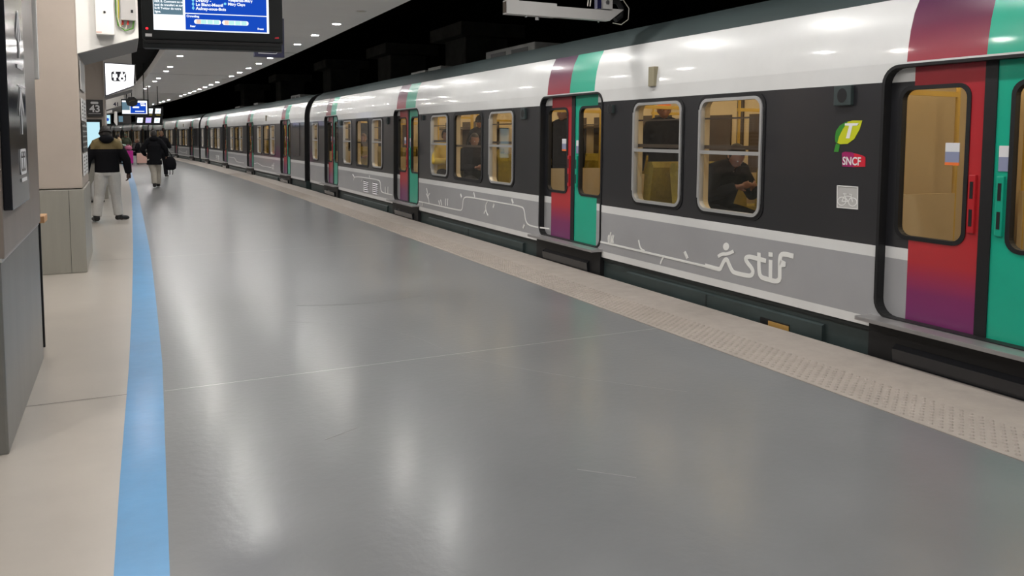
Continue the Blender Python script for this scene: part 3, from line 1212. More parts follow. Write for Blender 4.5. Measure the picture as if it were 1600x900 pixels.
# --- the other cars along the curve
ends = [(TX, 24.0)]
for i in range(5):
    x, y = ends[-1]
    Yn = y + 26
    for _ in range(20):
        Yn = y + sqrt(26 ** 2 - (TX + off(Yn) - x) ** 2)
    ends.append((TX + off(Yn), Yn))
LC = ['second train car, beginning with a dark louvre panel before its first door', 'third train car from the camera, on the curve of the track',
      'fourth train car from the camera, curving away behind the suitcases', 'farthest train car, just visible beside the pillars']
proto = None
for i in range(4):
    a, b = V(ends[i]), V(ends[i + 1])
    d = b - a
    rz = atan2(-d.x, d.y)
    if proto is None:
        proto = thing('train_car', LC[0], 'train car', (a.x, a.y, 0), rz, 'coupled cars of the train')
        proto.rotation_euler.y = R(.6)
        doors = [3.0, 9.5, 16.2, 22.8]
        wins = [(.95, 1.85, 'panel')]
        for p, q in zip(doors, doors[1:]):
            c = (p + q) / 2
            wins += [(c - 1.62, c - .86, 'slide'), (c - .56, c + .52, 'fixed'), (c + .85, c + 1.61, 'slide')]
        wins.append((24.3, 24.95, 'slide'))
        build_car(proto, .33, 25.68, doors, wins, L=26.0, detail=0, vents=((18.3, 18.75), (19.0, 19.45)))
        s = MB()
        s.box(-.03, .05, 6.1, 6.2, 2.09, 2.29, 0, bev=.006)
        s.build('indicator_lamp', principled('dull_brass_b', (.16, .14, .10), .5), proto)
        s = MB()
        F2 = lambda a_, b_, d_=0: (-d_, a_, b_)
        s.ribbon([(8.7, .45), (8.0, .50), (7.0, .42), (5.6, .42), (5.3, .42)], .02, F2)
        s.text('stif', .34, lambda a_, b_, d_: (-d_, 5.25 - a_, .37 + b_), 0, 0, .003, bold=.004)
        s.ribbon([(15.2, .55), (13.5, .55), (12.9, .40), (11.0, .40)], .02, F2)
        s.build('ground_line_art', 'art', proto)
        o = proto
    else:
        o = copy_tree(proto)
        o.location = (a.x, a.y, 0)
        o.rotation_euler.z = rz
        o['label'] = LC[i]


# roof equipment, standing on the roofs: parts of the cars
def roof_kit(par, x0, x1, y0, y1, z1, openings=True):
    s = MB()
    s.box(x0, x1, y0, y1, 2.86, z1, 0, bev=.02)
    if openings:
        w_ = (y1 - y0)
        for q in (0.12, .56):
            s.box(x0 - .005, x0 + .01, y0 + q * w_, y0 + (q + .32) * w_, z1 - .20, z1 - .06, 1)
    s.build('roof_equipment', ['roofkit', 'black'], par)


roof_kit(car, 1.3, 2.1, 11.9 - Y0, 13.9 - Y0, 3.16)
roof_kit(car, 1.3, 2.1, 16.3 - Y0, 17.1 - Y0, 3.10, False)
roof_kit(car, 1.3, 2.1, 17.3 - Y0, 18.3 - Y0, 3.08, False)
for y0, y1, z1 in ((6.5, 8, 3.12), (15, 16, 3.1), (20, 21.5, 3.1)):
    roof_kit(proto, 1.3, 2.1, y0, y1, z1)

# concrete pillars across the tracks, dim
for i, (y, z1) in enumerate(((24.5, 4.7), (32, 4.8), (41, 4.9), (52, 4.9), (63, 4.9))):
    mb = MB()
    x = 10.6 + off(y)
    mb.box(x - .75, x + .75, y - .9, y + .9, -1.15, z1, 0, bev=.05)
    mb.box(x - 1.1, x + 1.1, y - 1.4, y + 1.4, z1, z1 + .4, 0)
    lab = ['nearest', 'second', 'third', 'fourth', 'farthest'][i]
    tag(mb.build('concrete_pillar', 'dimcol'), f'{lab} dim grey concrete pillar standing beyond the train roof in the dark', 'pillar', 'dim pillars beyond the train')


# ------------------------------------------------------------------ wall block and pillars on the left
def fsx(x):                 # plane X = x looking from the platform: a = Y, b = z
    return lambda a, b, d=0: (x + d, a, b)


wb = thing('wall_pillar', 'nearest broad pillar with dark stone upper part and black sign, at the left photo edge', 'pillar', (-.57, 4.62, 0))
Lw = lambda mb_, name, mats, **k: mb_.build(name, mats, wb, loc=(.57, -4.62, 0), **k)
mb = MB()
mb.box(-1.7, -.555, 4.62, 6.50, .98, 4.3, 0, bev=.015)
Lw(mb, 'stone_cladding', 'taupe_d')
mb = MB()
mb.box(-1.7, -.57, 4.60, 6.50, 0, .97, 0, bev=.012)
mb.box(-1.69, -.566, 4.61, 6.49, .965, .985, 1)
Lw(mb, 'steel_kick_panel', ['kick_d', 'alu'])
sg = MB()
sg.box(-.555, -.515, 4.66, 5.45, 1.22, 2.75, 0, bev=.006)
sb = Lw(sg, 'sign_board', 'signglass', label='black glossy sign with white arrows and toilet pictogram')
sg = MB()
f0 = lambda a, b, d=0: (-.513 + d, a, b)
for zc in (1.72, 2.14):
    sg.ribbon([(5.18, zc - .12), (5.18, zc + .10)], .022, f0)
    sg.prism([(5.18 - .10, zc + .02), (5.18, zc + .14), (5.18 + .10, zc + .02), (5.18 + .10, zc - .02), (5.18, zc + .09), (5.18 - .10, zc - .02)], f0, 0, .003)
sg.ring(rrect(5.04, 5.30, 1.38, 1.52, .025), rrect(5.055, 5.285, 1.395, 1.505, .02), f0, .003, 0)
for yy in (5.12, 5.22):
    sg.prism([(yy + .012 * cos(k * pi / 4), 1.49 + .012 * sin(k * pi / 4)) for k in range(8)], f0, 0, .003)
    sg.prism([(yy - .025, 1.47), (yy + .025, 1.47), (yy + .015, 1.41), (yy - .015, 1.41)], f0, 0, .003)
sg.prism([(5.06, 1.34), (5.30, 1.34), (5.30, 1.36), (5.06, 1.36)], f0, 0, .003)
sg.prism([(5.08, 1.86), (5.34, 1.86), (5.34, 1.868), (5.08, 1.868)], f0, 0, .003)
sg.prism([(5.06, 1.96), (5.3, 1.96), (5.3, 1.98), (5.06, 1.98)], f0, 0, .003)
sg.ribbon([(5.16, 2.26), (5.2, 2.20), (5.14, 2.12), (5.22, 2.06)], .016, f0)
sgo = sg.build('sign_symbols', 'signtext', sb)
# services post between the two pillars
pw = thing('service_post', 'narrow grey steel post with pale box in the gap behind the nearest pillar', 'post', (-.6, 6.85, 0))
mb = MB()
mb.box(-.5, -.01, -.06, .25, 0, 3.8, 0, bev=.01)
mb.build('post', 'kick_d', pw)
mb = MB()
mb.box(-.1, .05, -.10, -.04, 2.0, 2.9, 0, bev=.012)
mb.build('pale_box', 'white', pw)
mb = MB()
mb.box(-.12, .05, -.12, .12, .95, 1.0, 0, bev=.005)
mb.build('wooden_ledge', 'wood', pw)
mb = MB()
mb.box(-.01, .012, .0, .03, .0, 2.0, 0)
mb.build('dark_channel', 'black', pw)


def pillar(Yp, xr, depth, lab, wide=1.2):
    t = thing('platform_pillar', lab, 'pillar', (xr, Yp, 0), 0, 'pillars along the platform')
    mb = MB()
    mb.box(-wide, -.005, .01, depth, .98, 4.3, 0, bev=.02)
    mb.build('stone_cladding', 'taupe', t)
    mb = MB()
    mb.box(-wide, .01, 0, depth + .05, 0, .97, 0, bev=.012)
    mb.box(-.15, -.146, -.002, .003, .01, .96, 1)
    mb.build('steel_kick_panel', ['kick', 'black'], t)
    return t


def bracket(Yp, xr, lab, t):
    """tapered white cantilever beam whose underside rises towards the platform: part of the pillar"""
    mb = MB()
    pr = [(-.01, 2.52), (.63, 2.73), (.63, 4.3), (-.01, 4.3)]
    mb.prism(pr, lambda a, b, d: (a, d, b), .0, 1.7, 0)
    b = mb.build('cantilever_beam', ['white'], t)
    mb = MB()
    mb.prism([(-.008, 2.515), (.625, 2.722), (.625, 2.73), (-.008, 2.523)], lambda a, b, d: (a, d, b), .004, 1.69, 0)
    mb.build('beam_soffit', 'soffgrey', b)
    return b


p2 = pillar(10.4, -.45, 1.72, 'beige stone pillar with steel base and notices on its side, second from the camera')
bracket(10.4, -.45, '', p2)
p3 = pillar(22.2, -.42, 1.7, 'third pillar, bearing the white 43 platform number above a lit screen')
bracket(22.2, -.42, '', p3)
p4 = pillar(34.0, -.62, 1.7, 'fourth pillar, behind the third, with 41 on its beam')
bracket(34.0, -.62, '', p4)
p5 = pillar(46.0, -1.2, 1.7, 'farthest visible pillar beside the small cyan screen')
bracket(46.0, -1.2, '', p5)
p6 = pillar(57.8, -1.9, 1.7, 'pillar hidden behind the standing man at the far end of the platform')
for o in (p2, p3, p4, p5, p6):
    pass
# text on the fourth beam
mb = MB()
mb.text('41', .2, lambda a, b, d: (a, -d, b), .26, 2.68, .004, bold=.006)
mb.build('beam_number', 'navy', p4)
# notices on pillar two's side face
for k, (y0, y1, z0, z1, m) in enumerate(((10.48, 10.95, 1.76, 2.02, 'paper'), (11.05, 11.6, 1.76, 2.02, 'paper'), (10.48, 11.66, 1.39, 1.745, 'board'), (10.48, 10.98, 1.12, 1.375, 'paper'), (11.05, 11.6, 1.12, 1.375, 'paper'), (10.48, 11.5, 2.12, 2.45, 'whitegrey'))):
    t = MB()
    t.box(-.445, -.437, y0, y1, z0, z1, 0)
    fp = fsx(-.4365)
    ni = 1
    cols = 3 if m == 'board' else 1
    if m != 'whitegrey':
        for r_ in range(5):
            for c_ in range(cols):
                ww = (y1 - y0 - .08) / cols
                a0 = y0 + .04 + c_ * ww
                zt = z1 - .035 - r_ * (z1 - z0 - .04) / 5
                t.add([fp(a0, zt), fp(a0 + ww * .7, zt), fp(a0 + ww * .7, zt - .018), fp(a0, zt - .018)], [(0, 1, 2, 3)], 1)
    o = t.build('notice_panel', [m, 'whitegrey' if m == 'board' else 'board'])
    lab = ['small pale notice, upper near one of those on the beige pillar side', 'small pale notice, upper far one of those on the beige pillar side', 'dark notice board between pale notices on the beige pillar side',
           'small pale notice, lower near one of those on the beige pillar side', 'small pale notice, lower far one of those on the beige pillar side', 'grey translucent panel, topmost on the beige pillar side'][k]
    tag(o, lab, 'notice', 'notices on the pillar side')
for i, y in enumerate((85, 90, 95, 100, 105, 110, 115, 120)):  # extra ceiling lamps added to light the far cars
    place_lamp(2.6 + off(y), y, CZ, 'lamp', f'{ORD[i]} added lamp lighting the far end of the platform, hidden behind the screens', 'added lamps at the far end')
for i, (x, y) in enumerate(((-.1, 8.4), (.3, 9.2), (.2, 17.5))):  # unseen lamps added to brighten the pillar and beam faces
    place_lamp(x, y, 4.3, 'lamph', f'{ORD[i]} added lamp in the dark gap brightening the beams, above the frame', 'added lamps in the dark ceiling gap')
# sign 43 and lit screen on the third pillar
t = thing('platform_number_sign', 'dark sign with white number 43 on the third pillar', 'sign', (-.46, 22.15, 0))
mb = MB()
mb.box(-.36, -.0, -.03, .03, 2.04, 2.45, 0, bev=.005)
mb.build('panel', 'board', t)
mb = MB()
fy_ = lambda a, b, d: (a, -.032 - d, b)
mb.text('43', .235, fy_, -.18, 2.15, .001, 'CENTER', bold=.006)
mb.prism([(-.32, 2.105), (-.05, 2.105), (-.05, 2.115), (-.32, 2.115)], fy_, 0, .002)
mb.prism(rrect(-.27, -.10, 2.345, 2.40, .02, 3), fy_, 0, .002)
mb.build('number', 'signtext', t)
t = thing('advertising_screen', 'lit pale blue screen on the third pillar below the number 43', 'screen', (-.5, 22.14, 0))
mb = MB()
mb.box(-.36, -.0, -.02, .05, .9, 1.97, 0, bev=.01)
mb.build('casing', 'casing', t)
mb = MB()
mb.add([(-.345, -.023, 1.0), (-.05, -.023, 1.0), (-.05, -.023, 1.9), (-.345, -.023, 1.9)], [(0, 1, 2, 3)])
mb.build('display', 'e_pale', t)
# toilet lightbox under the third beam
t = thing('toilet_lightbox', 'bright white lightbox sign with people and wheelchair pictogram on the third pillar', 'sign', (-.42, 22.1, 0))
mb = MB()
prf = [(.015, 2.53), (.66, 2.80), (.70, 3.34), (.015, 3.36)]
mb.prism(prf, lambda a, b, d: (a, d, b), -.02, .08, 0)
mb.build('casing', 'navy', t)
mb = MB()
mb.prism([(.035, 2.56), (.655, 2.815), (.69, 3.32), (.035, 3.34)], lambda a, b, d: (a, d, b), -.024, -.021, 0)
mb.build('light_panel', 'e_sign', t)
mb = MB()
fl_ = lambda a, b, d: (a, -.0245 - d, b)
cx, cz = .33, 3.03
mb.prism(rrect(cx - .165, cx + .165, cz - .12, cz + .12, .05, 4), fl_, 0, .001)
mb.build('pictogram_field', 'navy', t)
mb = MB()
for hx in (-.085, .07):
    mb.prism([(cx + hx + .024 * cos(k * pi / 5), cz + .088 + .024 * sin(k * pi / 5)) for k in range(10)], fl_, .002, .003)
mb.prism([(cx - .135, cz + .055), (cx - .035, cz + .055), (cx - .03, cz - .03), (cx - .06, cz - .03), (cx - .06, cz - .10), (cx - .11, cz - .10), (cx - .11, cz - .03), (cx - .14, cz - .03)], fl_, .002, .003)
mb.prism([(cx + .03, cz + .06), (cx + .11, cz + .06), (cx + .12, cz - .01), (cx + .02, cz - .01)], fl_, .002, .003)
mb.ring([(cx + .07 + .075 * cos(k * pi / 8), cz - .05 + .068 * sin(k * pi / 8)) for k in range(16)], [(cx + .07 + .03 * cos(k * pi / 8), cz - .05 + .028 * sin(k * pi / 8)) for k in range(16)], fl_, .003, .002)
mb.ribbon([(cx + .12, cz + .02), (cx + .15, cz + .09)], .02, fl_, .002, .003)
mb.build('pictogram', 'e_sign', t)

# electrical boxes and cables on the second pillar's beam
t = thing('electrical_cabinet', 'white metal cabinet with round lock on the beam face of the second pillar', 'cabinet', (0, 10.28, 0))
mb = MB()
mb.box(-.26, -.07, -.02, .11, 2.735, 3.6, 0, bev=.008)
mb.build('cabinet_body', 'white', t)
mb = MB()
mb.cyl((-.165, -.03, 2.985), (-.165, -.015, 2.985), .013)
mb.build('lock', 'black', t)
mb = MB()
mb.box(-.255, -.20, -.025, -.018, 2.752, 2.765)
mb.build('name_plate', 'pinkp', t)
t = thing('junction_box', 'smaller grey junction box right of the white cabinet, cables below it', 'electrical box', (0, 10.3, 0))
mb = MB()
mb.box(.0, .155, -.0, .09, 2.915, 3.5, 0, bev=.006)
mb.build('box_body', 'whitegrey', t)
mb = MB()
mb.box(.105, .13, -.006, .002, 3.0, 3.035)
mb.build('latch', 'black', t)
for k, (pts, m, lab) in enumerate((
        ([(-.05, 10.36, 3.6), (-.045, 10.36, 3.0), (-.03, 10.36, 2.86), (.04, 10.36, 2.80), (.12, 10.36, 2.83), (.135, 10.36, 2.92)], 'wire_g', 'green cable looping from beside the cabinet up into the grey junction box'),
        ([(-.035, 10.35, 3.6), (-.035, 10.35, 2.95), (-.01, 10.35, 2.84), (.05, 10.35, 2.82), (.075, 10.35, 2.92)], 'wire_w', 'pale cable beside the green one below the junction box'),
        ([(-.02, 10.36, 3.6), (-.02, 10.36, 3.1), (-.025, 10.36, 2.9), (.0, 10.36, 2.85), (.02, 10.36, 2.92)], 'wire_y', 'yellow cable beside the white cabinet'))):
    mb = MB()
    mb.tube(smooth3(pts) if False else pts, .007 if k else .009, 8)
    if k:
        e = V(pts[-1])
        mb.tube([e + V((-.005, -.01, -.055)), e + V((0, 0, -.0))], .011, 8, 1)
    tag(mb.build('cable', [m, 'wire_r']), lab, 'cable', 'cables under the junction box')


# ------------------------------------------------------------------ displays and signs hanging over the platform
def hang_rods(par, xs, y, z0, z1, mat='steel'):
    for x in xs:
        m_ = MB()
        m_.cyl((x, y, z0), (x, y, z1), .018)
        m_.build('hanging_rod', mat, par)


t = thing('departure_display', 'large black departure screen hanging at the top left over the platform', 'screen', (.78, 8.0, .033), -R(9))
S = lambda x, z: (x - .78, z)
mb = MB()
mb.box(.16 - .78, 1.40 - .78, 0, .16, 2.44, 3.12, 0, bev=.012)
mb.build('casing', 'casing', t)
mb = MB()
mb.box(.165 - .78, 1.39 - .78, .0, .14, 2.36, 2.43, 0, bev=.008)
mb.box(.19 - .78, 1.36 - .78, -.006, .02, 2.405, 2.435, 1)
mb.build('lower_rail', ['casing', 'black'], t)
fd = lambda a, b, d=0: (a - .78, -.001 - d, b)
mb = MB()
mb.prism([(.262, 2.525), (1.275, 2.525), (1.275, 3.06), (.262, 3.06)], fd, 0, .002, 0)
scr = mb.build('display', 'e_white', t)
mb = MB()
mb.prism([(.267, 2.668), (.515, 2.668), (.515, 3.055), (.267, 3.055)], fd, .002, .003, 0)
mb.prism([(.535, 2.69), (1.255, 2.69), (1.255, 3.055), (.535, 3.055)], fd, .002, .003, 1)
mb.prism([(.535, 2.535), (1.255, 2.535), (1.255, 2.682), (.535, 2.682)], fd, .002, .003, 1)
mb.build('screen_fields', ['e_slate', 'e_blue'], scr)
def screen_text(rows, size, x, z, dz, b, sx=1.0):
    m_ = MB()
    for k, l_ in enumerate(rows):
        m_.text(l_, size, fd, x, z + k * dz, .004, sx=sx, bold=b)
    m_.build('screen_text', 'e_white', scr)


screen_text(('ligne.', 'le fil Twitter de votre', 'quai de transfert et sur', 'RER B. Comment au nos'), .028, .275, 2.683, .031, .0008, .92)
screen_text(('Aulnay-sous-Bois', 'Le Blanc-Mesnil', 'Drancy -'), .038, .628, 2.722, .037, .001)
screen_text(('Mitry Claye', 'Villeparisis-Mitry'), .036, .91, 2.775, .037, .001, .9)
screen_text(('Crowding',), .027, .545, 2.652, 0, .001)
screen_text(('Rear',), .024, .575, 2.562, 0, .001)
screen_text(('Front',), .024, 1.17, 2.558, 0, .001)
mb = MB()
for x0 in (.61, .855):
    mb.prism(rrect(x0, x0 + .235, 2.592, 2.634, .020, 4), fd, .003, .004, 0)
    mb.prism([(x0 + .02, 2.594), (x0 + .058, 2.594), (x0 + .058, 2.632), (x0 + .02, 2.632)], fd, .004, .005, 1)
    for q in (.06, .115, .17):
        mb.prism([(x0 + q, 2.594), (x0 + q + .048, 2.594), (x0 + q + .048, 2.632), (x0 + q, 2.632)], fd, .004, .005, 2)
mb.build('crowding_bar', ['e_white', 'e_peach', 'e_mint'], scr)
mb = MB()
mb.tube([(.605 - .78, -.004, 2.72), (.605 - .78, -.004, 2.83)], .004, 8)
for k in range(3):
    mb.prism([(.605 + .011 * cos(a * pi / 5), 2.735 + k * .037 + .011 * sin(a * pi / 5)) for a in range(10)], fd, .004, .006)
mb.prism([(.885 + .012 * cos(a * pi / 5), 2.787 + .012 * sin(a * pi / 5)) for a in range(10)], fd, .004, .006)
mb.build('line_diagram', 'e_cyan', scr)
mb = MB()
mb.prism([(.205 + .011 * cos(a * pi / 5), 2.535 + .011 * sin(a * pi / 5)) for a in range(10)], fd, 0, .004)
mb.build('red_light', 'e_red', t)
mb = MB()
mb.prism([(.19, 2.462), (.245, 2.462), (.245, 2.488), (.19, 2.488)], fd, 0, .003)
mb.build('white_label', 'paper', t)
mb = MB()
mb.prism([(1.325, 2.478), (1.365, 2.480), (1.362, 2.496), (1.328, 2.492)], fd, 0, .003)
mb.build('maker_badge', 'logored', t, label='small red badge')
hang_rods(t, (-.4, .4), .08, 3.1, 3.8, 'casing')

t = thing('hanging_number_sign', 'navy blue sign with white outline hanging behind the large departure screen', 'sign', (2.1, 13.0, 0))
mb = MB()
mb.box(-.25, .21, 0, .10, 2.81, 3.42, 0, bev=.005)
mb.build('panel', 'navy', t)
fq = lambda a, b, d=0: (a, -.001 - d, b)
mb = MB()
mb.text('43', .34, fq, -.16, 2.94, .002, bold=.008)
mb.ribbon([(-.19, 2.865), (.08, 2.865), (.10, 2.885), (.10, 3.2)], .008, fq, 0, .003)
mb.build('number', 'signtext', t)
hang_rods(t, (-.1, .1), .05, 3.4, 3.8)

t = thing('hanging_box', 'pale grey box hanging beside the white lightbox sign', 'box', (.44, 34.0, 0))
mb = MB()
mb.box(-.21, .21, 0, .5, 3.0, 3.5, 0, bev=.02)
mb.build('box_body', 'white', t)
hang_rods(t, (0,), .2, 3.5, 4.3, 'whitegrey')
mb = MB()
mb.box(-.62, -.2, .1, .3, 3.15, 3.35, 0, bev=.01)
mb.build('side_arm', 'white', t)

t = thing('far_departure_display', 'small looking departure screen with blue page far down the platform', 'screen', (.40, 33.6, 0))
mb = MB()
mb.box(-.49, .46, 0, .14, 2.31, 2.93, 0, bev=.01)
mb.build('casing', 'casing', t)
ff = lambda a, b, d=0: (a, -.001 - d, b)
mb = MB()
mb.prism([(-.46, 2.38), (.40, 2.38), (.40, 2.88), (-.46, 2.88)], ff, 0, .002, 0)
mb.prism([(-.46, 2.52), (-.20, 2.52), (-.20, 2.82), (-.46, 2.82)], ff, .002, .003, 1)
mb.prism([(-.18, 2.40), (.36, 2.40), (.36, 2.80), (-.18, 2.80)], ff, .002, .003, 2)
for (a, b, c, d) in ((-.1, .12, 2.60, 2.66), (.18, .34, 2.68, 2.72), (.16, .32, 2.74, 2.78), (-.02, .30, 2.46, 2.49)):
    mb.prism([(a, c), (b, c), (b, d), (a, d)], ff, .003, .004, 0)
mb.build('display', ['e_white', 'e_slate', 'e_blue'], t)
hang_rods(t, (-.3, .3), .07, 2.9, 4.3, 'casing')

t = thing('hanging_fixture', 'dark many-sided hanging fixture in front of the far departure screen', 'fixture', (.27, 32.6, 0))
mb = MB()
mb.prism([(.21 * cos(k * pi / 3.5 + .3), 2.80 + .19 * sin(k * pi / 3.5 + .3)) for k in range(7)], lambda a, b, d: (a, d, b), -.06, .10)
mb.build('housing', 'black', t)
mb = MB()
mb.ribbon(smooth2([(-.1, 2.78), (0, 2.85), (.1, 2.86)]), .012, lambda a, b, d=0: (a, -.061 - d, b))
mb.build('yellow_mark', 'khaki', t)
hang_rods(t, (0,), .02, 2.98, 4.3, 'casing')

t = thing('monitor_cluster', 'dark rack of five small glowing monitors right of the far departure screen', 'monitors', (1.0, 40, 0))
mb = MB()
mb.box(-.10, .62, .02, .2, 2.45, 2.86, 0, bev=.01)
mb.box(-.55, .58, .02, .2, 2.03, 2.44, 0, bev=.01)
mb.build('casing', 'casing', t)
for k, (x, z, m_) in enumerate(((.06, 2.66, 'e_white'), (.40, 2.66, 'e_white'), (-.36, 2.24, 'e_white'), (-.01, 2.24, 'e_lilac'), (.35, 2.24, 'e_white'))):
    mb = MB()
    mb.prism([(x - .13, z - .11), (x + .10, z - .11), (x + .13, z + .12), (x - .10, z + .12)], lambda a, b, d: (a, .018 - d, b), 0, .006)
    o = mb.build('monitor', m_, t)
    mb = MB()
    mb.prism([(x - .08, z - .04), (x + .02, z), (x + .07, z + .05), (x + .0, z + .03)], lambda a, b, d: (a, .011 - d, b), 0, .002)
    mb.build('picture', 'e_cyan', o)
mb = MB()
for x in (.06, .40):
    mb.box(x - .09, x + .09, .008, .02, 2.475, 2.49)
mb.build('yellow_strip', 'e_yellow', t)
hang_rods(t, (0, .4), .1, 2.85, 3.8, 'casing')

t = thing('small_screen', 'small cyan screen at left behind the standing man', 'screen', (-.82, 44, 0))
mb = MB()
mb.box(-.28, .25, 0, .1, 2.02, 2.62, 0, bev=.01)
mb.build('casing', 'casing', t)
mb = MB()
mb.prism([(-.24, 2.12), (.20, 2.12), (.20, 2.55), (-.24, 2.55)], lambda a, b, d: (a, -.001 - d, b), 0, .003, 0)
mb.prism(rrect(-.14, .14, 2.26, 2.40, .05, 3), lambda a, b, d: (a, -.001 - d, b), .003, .005, 1)
mb.build('display', ['e_pale', 'e_blue'], t)
hang_rods(t, (0,), .05, 2.6, 4.3, 'casing')
t = thing('dim_display', 'dim dark screen with pale side panel just below the far departure screen', 'screen', (.0, 43, 0))
mb = MB()
mb.box(-.30, .30, 0, .3, 2.12, 2.52, 0, bev=.01)
mb.build('casing', 'board', t)
mb = MB()
mb.prism([(-.24, 2.2), (-.06, 2.2), (-.06, 2.48), (-.24, 2.48)], lambda a, b, d: (a, -.001 - d, b), 0, .003, 0)
mb.build('display', 'e_slate', t)
mb = MB()
mb.prism([(-.45, 2.2), (-.35, 2.02), (-.30, 2.06), (-.30, 2.7), (-.42, 2.7)], lambda a, b, d: (a, d, b), 0, .2)
mb.build('side_panel', 'white', t)
hang_rods(t, (0,), .1, 2.5, 4.3, 'casing')

# steel arm over the platform edge, top right
YB = 7.4
t = thing('steel_arm', 'grey perforated steel arm with cable end, hanging over the platform edge at the top', 'bracket', (3.65, YB, 0))
mb = MB()
mb.box(-.115, 1.12, 0, .085, 2.83, 2.94, 0)
mb.box(-.12, .46, -.006, .09, 2.826, 2.965, 0)
mb.box(-.125, -.118, .01, .08, 2.84, 2.95, 1)
mb.prism([(1.12, 2.83), (1.30, 2.96), (1.12, 2.96)], lambda a, b, d: (a, d, b), .0, .085, 0)
mb.build('beam', ['whitegrey', 'brown'], t)
mb = MB()
mb.box(-.10, .02, 0, .08, 2.96, 3.8, 0, bev=.005)
mb.box(-.16, .08, -.05, .13, 3.78, 3.8, 0)
mb.build('upright', 'whitegrey', t)
for x, r in ((.12, .012), (.25, .02), (1.0, .01)):
    mb = MB()
    mb.cyl((x, .04, 2.79 if r > .015 else 2.81), (x, .04, 2.84), r)
    mb.build('bolt', 'steel', t)
mb = MB()
mb.box(1.02, 1.14, -.02, .08, 2.95, 3.08, 0)
mb.cyl((1.07, -.035, 3.02), (1.07, -.02, 3.02), .022, mi=1)
mb.box(.96, 1.01, .0, .06, 2.95, 3.05, 2)
mb.build('clamp', ['whitegrey', 'steel', 'navy'], t)
mb = MB()
mb.box(.93, 1.38, -.03, .15, 3.08, 3.2, 0, bev=.03)
mb.build('fixture_head', 'white', t)
mb = MB()
mb.tube(smooth3 if False else [(1.16, .05, 3.06), (1.25, .05, 3.05), (1.30, .05, 2.98), (1.29, .05, 2.90), (1.22, .05, 2.85)], .032, 10)
mb.build('black_hose', 'black', t)
mb = MB()
mb.tube([(1.30, .02, 3.07), (1.38, .02, 2.98), (1.37, .02, 2.86), (1.28, .02, 2.80), (1.17, .02, 2.81)], .005, 6)
mb.tube([(.93, .02, 3.12), (.86, .02, 3.06), (.85, .02, 2.97)], .005, 6)
mb.tube([(.95, .02, 3.10), (.89, .02, 3.04), (.88, .02, 2.97)], .005, 6)
mb.build('loose_wire', 'wire_w', t)


# ------------------------------------------------------------------ people
def hand(mb, wrist, d, nrm, side_, s=1.0, curl=.5):
    """palm and five fingers; d: pointing direction, nrm: palm facing direction"""
    d = V(d).normalized()
    nrm = V(nrm).normalized()
    lat = d.cross(nrm).normalized() * side_
    wv = V(wrist)
    k0 = wv + d * .085 * s
    mb.tube([wv - d * .03 * s, wv + d * .03 * s, k0], [.026 * s, .034 * s, .036 * s], 12, flat=.55)
    for j, (o, L) in enumerate(((-.030, .060), (-.010, .070), (.010, .066), (.029, .050))):
        b = k0 + lat * o * s - d * .012 * s
        p1 = b + (d * cos(curl * .5) + nrm * sin(curl * .5)) * L * .45 * s
        p2 = p1 + (d * cos(curl * 1.5) + nrm * sin(curl * 1.5)) * L * .33 * s
        p3 = p2 + (d * cos(curl * 2.3) + nrm * sin(curl * 2.3)) * L * .28 * s
        mb.tube([b, p1, p2, p3], [.0105 * s, .0095 * s, .0088 * s, .0075 * s], 8)
    b = wv + d * .025 * s - lat * .028 * s
    p1 = b + (d * .7 - lat * .7 + nrm * .2).normalized() * .035 * s
    p2 = p1 + (d * .9 - lat * .25 + nrm * .3).normalized() * .03 * s
    mb.tube([b, p1, p2], [.013 * s, .0115 * s, .009 * s], 8)


def head_shape(mb, hc, fwd, mi=0, s=1.0):
    """skull with jaw, nose, ears; hc: head centre; fwd: unit facing vector"""
    f = V(fwd).normalized()
    r = f.cross(V((0, 0, 1))).normalized()
    u = r.cross(f).normalized()
    bm = bmesh.new()
    bmesh.ops.create_uvsphere(bm, u_segments=24, v_segments=18, radius=1)
    for v in bm.verts:
        x, y, z = v.co
        a = .074 * x
        b = .098 * y
        c = .118 * z
        if z < 0:
            k = 1 + .34 * z
            a *= k
            b = b * (1 + .20 * z) + .012 * (-z)
        if y > .75 and abs(x) < .3:
            b += 0
        v.co = V(hc) + (r * a + f * b + u * c) * s
    mb.bm(bm, mi, True)
    P = lambda a, b, c: V(hc) + (r * a + f * b + u * c) * s
    mb.tube([P(0, .090, .010), P(0, .108, -.018), P(0, .095, -.034)], [.009 * s, .014 * s, .012 * s], 8)
    for e in (-1, 1):
        mb.sphere(P(e * .076, -.005, -.008), .010 * s, .022 * s, .032 * s, n=10)
    mb.tube([P(-.022, .088, -.058), P(0, .094, -.058), P(.022, .088, -.058)], [.006 * s, .008 * s, .006 * s], 6)
    return P


